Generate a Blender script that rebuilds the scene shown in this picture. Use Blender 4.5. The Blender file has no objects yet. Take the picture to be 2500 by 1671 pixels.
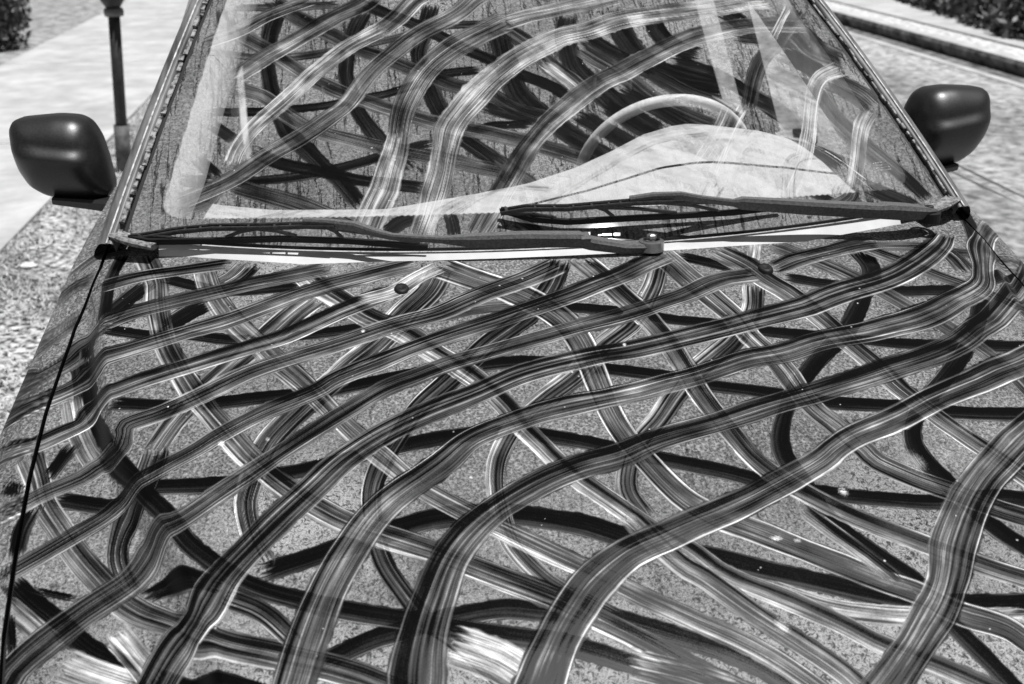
import bpy, math, random
import numpy as np
from mathutils import Vector
R = math.radians
random.seed(7)
RNG = np.random.default_rng(11)
sc = bpy.context.scene
COL = sc.collection

# ------------------------------------------------------------------ camera
cam_d = bpy.data.cameras.new('camera')
cam = bpy.data.objects.new('camera', cam_d)
COL.objects.link(cam)
sc.camera = cam
yaw, pitch, roll = R(7.06), R(22.0), R(-0.51)
fw = Vector((math.sin(yaw) * math.cos(pitch), math.cos(yaw) * math.cos(pitch), -math.sin(pitch)))
rt0 = Vector((math.cos(yaw), -math.sin(yaw), 0)); up0 = rt0.cross(fw)
rt = rt0 * math.cos(roll) + up0 * math.sin(roll)
up = -rt0 * math.sin(roll) + up0 * math.cos(roll)
from mathutils import Matrix
m = Matrix((rt, up, -fw)).transposed().to_4x4()
m.translation = Vector((-.304, -1.876, 1.585))
cam.matrix_world = m
cam_d.lens = 40; cam_d.sensor_width = 36
cam_d.clip_start = .05; cam_d.clip_end = 2000
cam_d.dof.use_dof = True; cam_d.dof.focus_distance = 1.75; cam_d.dof.aperture_fstop = 6.3

# ------------------------------------------------------------------ sky, sun, exposure
SUN = Vector((.20, -.055, .98)).normalized()
el = math.asin(SUN.z); az = math.atan2(SUN.x, SUN.y)
w = bpy.data.worlds.new('World'); sc.world = w; w.use_nodes = True
nt = w.node_tree; nt.nodes.clear()
sky = nt.nodes.new('ShaderNodeTexSky'); sky.sky_type = 'NISHITA'; sky.sun_disc = False
sky.sun_elevation = el; sky.sun_rotation = az
bw = nt.nodes.new('ShaderNodeRGBToBW'); bg = nt.nodes.new('ShaderNodeBackground'); bg.inputs[1].default_value = .05
wo = nt.nodes.new('ShaderNodeOutputWorld')
nt.links.new(sky.outputs[0], bw.inputs[0]); nt.links.new(bw.outputs[0], bg.inputs[0]); nt.links.new(bg.outputs[0], wo.inputs[0])
sd = bpy.data.lights.new('sun', 'SUN'); sd.energy = 4.6; sd.angle = R(.5)
so = bpy.data.objects.new('sun', sd); COL.objects.link(so)
so.rotation_euler = SUN.to_track_quat('Z', 'Y').to_euler()
sc.view_settings.view_transform = 'Standard'; sc.view_settings.look = 'None'
sc.view_settings.exposure = .38; sc.view_settings.gamma = 1
sc.view_settings.use_curve_mapping = False
sc.cycles.transparent_max_bounces = 16
sc.cycles.max_bounces = 8

# ------------------------------------------------------------------ helpers
def mesh_obj(name, verts, faces, mat=None, parent=None, smooth=False, loc=None):
    me = bpy.data.meshes.new(name)
    me.from_pydata([tuple(v) for v in verts], [], [tuple(f) for f in faces])
    me.update()
    o = bpy.data.objects.new(name, me); COL.objects.link(o)
    if mat: me.materials.append(mat)
    if parent: o.parent = parent
    if loc: o.location = loc
    if smooth: me.polygons.foreach_set('use_smooth', [True] * len(me.polygons))
    return o

def grid_obj(name, P, mat, parent=None, attrs=None, smooth=True, flip=False):
    """P: (rows, cols, 3) array -> one quad sheet"""
    n, k = P.shape[:2]
    me = bpy.data.meshes.new(name)
    me.vertices.add(n * k); me.vertices.foreach_set('co', P.reshape(-1).astype(np.float32))
    i = np.arange(n * k).reshape(n, k)
    q = np.stack([i[:-1, :-1], i[:-1, 1:], i[1:, 1:], i[1:, :-1]], -1).reshape(-1, 4)
    if flip: q = q[:, ::-1]
    f = len(q)
    me.loops.add(f * 4); me.loops.foreach_set('vertex_index', q.reshape(-1).astype(np.int32))
    me.polygons.add(f); me.polygons.foreach_set('loop_start', (np.arange(f) * 4).astype(np.int32))
    me.polygons.foreach_set('use_smooth', np.full(f, smooth))
    me.update(calc_edges=True); me.validate()
    for an, av in (attrs or {}).items():
        a = me.attributes.new(an, 'FLOAT', 'POINT'); a.data.foreach_set('value', av.reshape(-1).astype(np.float32))
    o = bpy.data.objects.new(name, me); COL.objects.link(o)
    me.materials.append(mat)
    if parent: o.parent = parent
    return o

class MB:
    def __init__(s): s.v = []; s.f = []
    def add(s, V, F):
        b = len(s.v); s.v += [tuple(p) for p in V]; s.f += [tuple(b + i for i in f) for f in F]; return s
    def box(s, a, b, rz=0, c=None):
        (x0, y0, z0), (x1, y1, z1) = a, b
        V = [(x0, y0, z0), (x1, y0, z0), (x1, y1, z0), (x0, y1, z0), (x0, y0, z1), (x1, y0, z1), (x1, y1, z1), (x0, y1, z1)]
        return s.add(V, [(3, 2, 1, 0), (4, 5, 6, 7), (0, 1, 5, 4), (1, 2, 6, 5), (2, 3, 7, 6), (3, 0, 4, 7)])
    def bar(s, pts, wid, hgt, upv=(0, 0, 1)):
        """rectangular swept bar; wid / hgt per point or constant; top edges chamfered"""
        P = [Vector(p) for p in pts]; n = len(P)
        wid = [wid] * n if not hasattr(wid, '__len__') else wid
        hgt = [hgt] * n if not hasattr(hgt, '__len__') else hgt
        U = Vector(upv).normalized(); V = []; F = []
        for i, p in enumerate(P):
            t = (P[min(i + 1, n - 1)] - P[max(i - 1, 0)]).normalized()
            sd_ = t.cross(U).normalized(); uu = sd_.cross(t).normalized()
            a, h = wid[i] / 2, hgt[i] / 2
            for sx, sz in ((-.55, -1), (.55, -1), (1, .45), (.8, 1), (-.8, 1), (-1, .45)):
                V.append(p + sd_ * a * sx + uu * h * sz)
        k = 6
        for i in range(n - 1):
            for j in range(k):
                F.append((i * k + j, i * k + (j + 1) % k, (i + 1) * k + (j + 1) % k, (i + 1) * k + j))
        F.append(tuple(range(k))[::-1]); F.append(tuple((n - 1) * k + j for j in range(k)))
        return s.add(V, F)
    def tube(s, pts, r, n=10, cap=True, closed=False):
        P = [Vector(p) for p in pts]; m_ = len(P)
        r = [r] * m_ if not hasattr(r, '__len__') else r
        V = []; F = []; ref = None
        for i, p in enumerate(P):
            if closed: t = (P[(i + 1) % m_] - P[i - 1]).normalized()
            else: t = (P[min(i + 1, m_ - 1)] - P[max(i - 1, 0)]).normalized()
            if ref is None: ref = Vector((0, 0, 1)) if abs(t.z) < .9 else Vector((1, 0, 0))
            a = (ref - t * ref.dot(t)).normalized(); b = t.cross(a); ref = a
            for j in range(n):
                an = 2 * math.pi * j / n
                V.append(p + (a * math.cos(an) + b * math.sin(an)) * r[i])
        for i in range(m_ if closed else m_ - 1):
            i2 = (i + 1) % m_
            for j in range(n): F.append((i * n + j, i * n + (j + 1) % n, i2 * n + (j + 1) % n, i2 * n + j))
        if cap and not closed: F.append(tuple(range(n))[::-1]); F.append(tuple((m_ - 1) * n + j for j in range(n)))
        return s.add(V, F)
    def lathe(s, prof, c=(0, 0, 0), n=20, axis='z'):
        V = []; F = []
        for (r_, z_) in prof:
            for j in range(n):
                a = 2 * math.pi * j / n
                p = (r_ * math.cos(a), r_ * math.sin(a), z_)
                if axis == 'x': p = (p[2], p[0], p[1])
                if axis == 'y': p = (p[0], p[2], p[1])
                V.append((c[0] + p[0], c[1] + p[1], c[2] + p[2]))
        for i in range(len(prof) - 1):
            for j in range(n): F.append((i * n + j, i * n + (j + 1) % n, (i + 1) * n + (j + 1) % n, (i + 1) * n + j))
        return s.add(V, F)
    def build(s, name, mat, parent=None, smooth=False):
        return mesh_obj(name, s.v, s.f, mat, parent, smooth)

def tag(o, label=None, cat=None, group=None, kind=None):
    if label: o['label'] = label
    if cat: o['category'] = cat
    if group: o['group'] = group
    if kind: o['kind'] = kind
    return o
def empty(name, loc=(0, 0, 0)):
    o = bpy.data.objects.new(name, None); COL.objects.link(o); o.location = loc; return o

# ------------------------------------------------------------------ materials
def node(nt, t, **kw):
    n = nt.nodes.new('ShaderNode' + t)
    for k, v in kw.items():
        if k in ('operation', 'blend_type', 'data_type', 'attribute_name', 'feature', 'distance', 'noise_dimensions', 'clamp_factor', 'use_clamp', 'wave_type', 'bands_direction'): setattr(n, k, v)
        else: n.inputs[k].default_value = v
    return n
def newmat(name):
    m_ = bpy.data.materials.new(name); m_.use_nodes = True
    b = m_.node_tree.nodes['Principled BSDF']
    return m_, m_.node_tree, b
def g3(v): return (v, v, v, 1)
def plain(name, col, rough=.5, spec=.5, n_amt=0, n_scale=20, metal=0, bump=0, n_lo=.35, n_hi=.65, detail=5, coat=0, stretch=(1, 1, 1)):
    m_, nt, b = newmat(name); L = nt.links.new
    b.inputs['Base Color'].default_value = g3(col); b.inputs['Roughness'].default_value = rough
    b.inputs['Specular IOR Level'].default_value = spec; b.inputs['Metallic'].default_value = metal
    b.inputs['Coat Weight'].default_value = coat
    if n_amt or bump:
        tc = node(nt, 'TexCoord'); mp = node(nt, 'Mapping'); mp.inputs['Scale'].default_value = stretch; mp.inputs['Rotation'].default_value = (.4, .3, .6) if stretch == (1, 1, 1) else (0, 0, 0)
        no = node(nt, 'TexNoise', Scale=n_scale, Detail=detail, Roughness=.6)
        L(tc.outputs['Object'], mp.inputs[0]); L(mp.outputs[0], no.inputs['Vector'])
        mr = node(nt, 'MapRange'); mr.inputs[1].default_value = n_lo; mr.inputs[2].default_value = n_hi
        mr.inputs[3].default_value = max(0, col - n_amt); mr.inputs[4].default_value = col + n_amt
        L(no.outputs[0], mr.inputs[0]); L(mr.outputs[0], b.inputs['Base Color'])
        if bump:
            bp = node(nt, 'Bump', Strength=bump, Distance=.01); L(no.outputs[0], bp.inputs['Height']); L(bp.outputs[0], b.inputs['Normal'])
    return m_

def dust_tone(nt, glass=False):
    """display-like tone 0..1 of the dust film: dried-droplet speckle where nobody wiped, baked finger/cloth marks and painted glints elsewhere"""
    L = nt.links.new
    tc = node(nt, 'TexCoord')
    def noise(scale, detail=3, rough=.6, vec=None, dist=0):
        n = node(nt, 'TexNoise', Scale=scale, Detail=detail, Roughness=rough, Distortion=dist)
        L(vec if vec is not None else tc.outputs['Object'], n.inputs['Vector']); return n.outputs[0]
    def mr(x, a, b, c, d):
        n = node(nt, 'MapRange'); L(x, n.inputs[0])
        for i, v in enumerate((a, b, c, d)): n.inputs[i + 1].default_value = v
        return n.outputs[0]
    def ma(op, a, b, cl=False):
        n = node(nt, 'Math', operation=op, use_clamp=cl)
        for i, v in enumerate((a, b)):
            if isinstance(v, (int, float)): n.inputs[i].default_value = v
            else: L(v, n.inputs[i])
        return n.outputs[0]
    def mx(f, a, b):
        n = node(nt, 'Mix', data_type='FLOAT')
        for i, v in ((0, f), (2, a), (3, b)):
            if isinstance(v, (int, float)): n.inputs[i].default_value = v
            else: L(v, n.inputs[i])
        return n.outputs[0]
    # dried droplets: rings and pits
    vo = node(nt, 'TexVoronoi', Scale=(290 if not glass else 210)); vo.feature = 'SMOOTH_F1'
    wv = node(nt, 'TexNoise', Scale=140, Detail=2)
    L(tc.outputs['Object'], wv.inputs['Vector'])
    va = node(nt, 'VectorMath', operation='MULTIPLY_ADD'); L(wv.outputs[1], va.inputs[0]); va.inputs[1].default_value = (.006,) * 3; L(tc.outputs['Object'], va.inputs[2])
    L(va.outputs[0], vo.inputs['Vector'])
    pits = mr(vo.outputs[0], .15, .75, -.19, .14) if not glass else mr(vo.outputs[0], .15, .75, -.10, .09)
    fine = mr(noise(620, 2), .3, .7, -.10, .10) if not glass else mr(noise(420, 2), .3, .7, -.09, .09)
    blot = mr(noise(5, 3), .3, .7, -.07, .07)
    s = ma('ADD', ma('ADD', pits, fine), blot)
    # coarse reticulated caking in patches
    cn = noise(120, 5, .75, dist=.8)
    coarse = mr(ma('ABSOLUTE', ma('SUBTRACT', cn, .5), 0), 0, .13, .20, -.30)
    where = mr(noise(3.1, 2), .5, .68, 0, .9)
    if not glass:
        sp = node(nt, 'SeparateXYZ'); L(tc.outputs['Object'], sp.inputs[0])
        where = ma('ADD', where, mr(sp.outputs[1], -.55, -.9, 0, 1), True)
    s = mx(where, s, ma('ADD', ma('ADD', coarse, fine), blot))
    s = ma('ADD', s, .51 if not glass else .47)
    # run marks, where water crept down the panel
    mp = node(nt, 'Mapping'); mp.inputs['Scale'].default_value = (1, .07, .07) if glass else (1, .25, .25)
    mp.inputs['Rotation'].default_value = (0, 0, R(8))
    L(va.outputs[0], mp.inputs[0])
    rn = noise(62 if glass else 30, 2, .5, mp.outputs[0], .35)
    run = mr(ma('ABSOLUTE', ma('SUBTRACT', rn, .5), 0), 0, .030 if glass else .012, .25 if glass else .14, 0)
    s = ma('SUBTRACT', s, run)
    at = node(nt, 'Attribute', attribute_name='mark_tone'); aw = node(nt, 'Attribute', attribute_name='mark_mask')
    grain = mr(noise(900, 1), .25, .75, -.05, .05)
    # bristle lines: noise running along each wipe
    au = node(nt, 'Attribute', attribute_name='mark_u'); av = node(nt, 'Attribute', attribute_name='mark_v')
    cb = node(nt, 'CombineXYZ'); L(au.outputs['Fac'], cb.inputs[0]); L(av.outputs['Fac'], cb.inputs[1])
    m1 = node(nt, 'Mapping'); m1.inputs['Scale'].default_value = (420, 7, 1); L(cb.outputs[0], m1.inputs[0])
    br = noise(1, 3, .65, m1.outputs[0])
    amp = ma('ADD', ma('MULTIPLY', at.outputs['Fac'], .68), .03)
    br = ma('MULTIPLY', mr(br, .3, .7, -.62, .62), amp)
    m2 = node(nt, 'Mapping'); m2.inputs['Scale'].default_value = (40, 22, 1); L(cb.outputs[0], m2.inputs[0])
    dry = ma('MULTIPLY', mr(noise(1, 3, .6, m2.outputs[0]), .35, .7, -.22, .22), amp)
    st = ma('ADD', ma('ADD', at.outputs['Fac'], grain), ma('ADD', br, dry))
    s = mx(aw.outputs['Fac'], s, st)
    s = ma('MAXIMUM', s, .01)
    return tc, s, ma, mx, mr, noise

def dusty_paint():
    m_, nt, b = newmat('dusty black paint'); L = nt.links.new
    tc, s, ma, mx, mr, noise = dust_tone(nt)
    lin = ma('POWER', s, 2.2)
    alb = ma('MULTIPLY', lin, .70)
    alb = ma('ADD', alb, .001)
    L(alb, b.inputs['Base Color'])
    L(mr(s, 0, .45, .09, .8), b.inputs['Roughness'])
    L(mr(s, .04, .38, .20, .0), b.inputs['Specular IOR Level'])
    bp = node(nt, 'Bump', Strength=.12, Distance=.0004); L(s, bp.inputs['Height']); L(bp.outputs[0], b.inputs['Normal'])
    return m_

def dusty_glass():
    m_, nt, b = newmat('dusty windscreen glass'); L = nt.links.new
    tc, s, ma, mx, mr, noise = dust_tone(nt, True)
    lin = ma('POWER', s, 2.2)
    cover = ma('MINIMUM', ma('MULTIPLY', lin, 1.35), .93)
    nt.nodes.remove(b)
    df = node(nt, 'BsdfDiffuse'); df.inputs[0].default_value = g3(.55)
    tr = node(nt, 'BsdfTransparent'); tr.inputs[0].default_value = g3(.93)
    fr = node(nt, 'BsdfDiffuse'); fr.inputs[0].default_value = g3(.006)
    fa = node(nt, 'Attribute', attribute_name='frit')
    m1 = node(nt, 'MixShader'); L(fa.outputs['Fac'], m1.inputs[0]); L(tr.outputs[0], m1.inputs[1]); L(fr.outputs[0], m1.inputs[2])
    gl = node(nt, 'BsdfGlossy'); gl.inputs['Roughness'].default_value = .03
    fz = node(nt, 'Fresnel'); fz.inputs[0].default_value = 1.35
    m2 = node(nt, 'MixShader'); L(fz.outputs[0], m2.inputs[0]); L(m1.outputs[0], m2.inputs[1]); L(gl.outputs[0], m2.inputs[2])
    m3 = node(nt, 'MixShader'); L(cover, m3.inputs[0]); L(m2.outputs[0], m3.inputs[1]); L(df.outputs[0], m3.inputs[2])
    L(m3.outputs[0], nt.nodes['Material Output'].inputs[0])
    return m_

def clear_glass():
    m_, nt, b = newmat('side window glass'); L = nt.links.new; nt.nodes.remove(b)
    tr = node(nt, 'BsdfTransparent'); tr.inputs[0].default_value = g3(.86)
    gl = node(nt, 'BsdfGlossy'); gl.inputs['Roughness'].default_value = .03
    fz = node(nt, 'Fresnel'); fz.inputs[0].default_value = 1.3
    m2 = node(nt, 'MixShader'); L(fz.outputs[0], m2.inputs[0]); L(tr.outputs[0], m2.inputs[1]); L(gl.outputs[0], m2.inputs[2])
    L(m2.outputs[0], nt.nodes['Material Output'].inputs[0])
    return m_

M_PAINT = dusty_paint(); M_GLASS = dusty_glass(); M_SIDEGLASS = clear_glass()
M_BODY = plain('dusty body paint', .07, .45, .4, .05, 60, coat=.1)
M_PLASTIC = plain('weathered black plastic', .022, .48, .5, .014, 160, bump=.12)
M_ARM = plain('wiper arm enamel', .085, .6, .4, .03, 260, bump=.08)
M_RUBBER = plain('black rubber', .005, .6, .3)
M_TRIM = plain('cracked grey trim', .16, .7, .3, .14, 90, n_lo=.4, n_hi=.6)
M_TRIMLIGHT = plain('bleached trim edge', .40, .6, .4, .2, 70)
M_PILLAR = plain('dusty pillar paint', .11, .5, .4, .07, 45, stretch=(1, .15, .15))
M_LIP = plain('pale cowl lip', .46, .6, .3, .06, 12)
M_COWL = plain('dusty cowl plastic', .17, .8, .2, .12, 140)
M_DASH = plain('pale dashboard vinyl', .43, .7, .3, .06, 40)
M_DARKCLOTH = plain('dark seat cloth', .02, .9, .2, .008, 60)
M_DARKTRIM = plain('dark cabin trim', .012, .8, .2)
M_WHEELRIM = plain('pale steering wheel vinyl', .78, .5, .4)
M_MIRRORGLASS = plain('mirror silver', .8, .05, .5, metal=1)
M_METAL = plain('dull metal', .35, .35, .5, .05, 50, metal=.9)
M_LENS = plain('headlamp lens', .55, .08, .6, metal=.6, coat=1)
M_TYRE = plain('tyre rubber', .02, .8, .3, .006, 90)

# ------------------------------------------------------------------ car surfaces (metres, car frame = world frame, car faces -Y)
CY = [-1.3, -1.1, -.85, -.75, -.637, -.558, -.466, -.274, -.079, .11]
CX = [.44, .455, .495, .522, .574, .617, .662, .707, .742, .752]
GY = [-1.3, -1.0, -.79, -.73, -.605, -.496, -.371, -.18, -.119, -.042, .3]
GX = [.66, .70, .738, .748, .760, .768, .772, .768, .76, .750, .745]
def sst(a, b, x):
    t = np.clip((x - a) / (b - a), 0, 1); return t * t * (3 - 2 * t)
def crease(y): return np.interp(y, CY, CX)
def gap(y): return np.interp(y, GY, GX)
def hood_z(x, y):
    x = np.abs(x)
    z = 1.04 + .2 * y - .10 * y * y - .02 * (x / .7) ** 2
    z = z - .024 * sst(.02, -.22, y) * sst(-.004, .03, x - crease(y))
    z = z - .05 * (np.clip(x - gap(y), 0, 1) / .1) ** 2
    return z - 2.2 * np.clip(-.97 - y, 0, 1) ** 2
HW0, HW1 = .712, .535
def glass(u, v):
    u = np.asarray(u, float); v = np.asarray(v, float)
    c = 1 - np.abs(u) ** 2.2
    x = u * (HW0 * (1 - v) + HW1 * v)
    y0 = -.005 - .055 * c; z0 = 1.048 - .033 * c
    y1 = .80 - .05 * c; z1 = 1.522 + .025 * c
    b = 4 * v * (1 - v) * .022
    return np.stack([x, y0 * (1 - v) + y1 * v - b * .5, z0 * (1 - v) + z1 * v + b * .85], -1)
GLEN = float(np.linalg.norm(glass(0., 1.) - glass(0., 0.)))
def rear_y(x):     # rear edge of the hood
    return np.interp(np.abs(x), [0, .108, .2, .42, .57, .675, .73, .76], [-.113, -.112, -.108, -.092, -.048, -.013, .020, .03])

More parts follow.
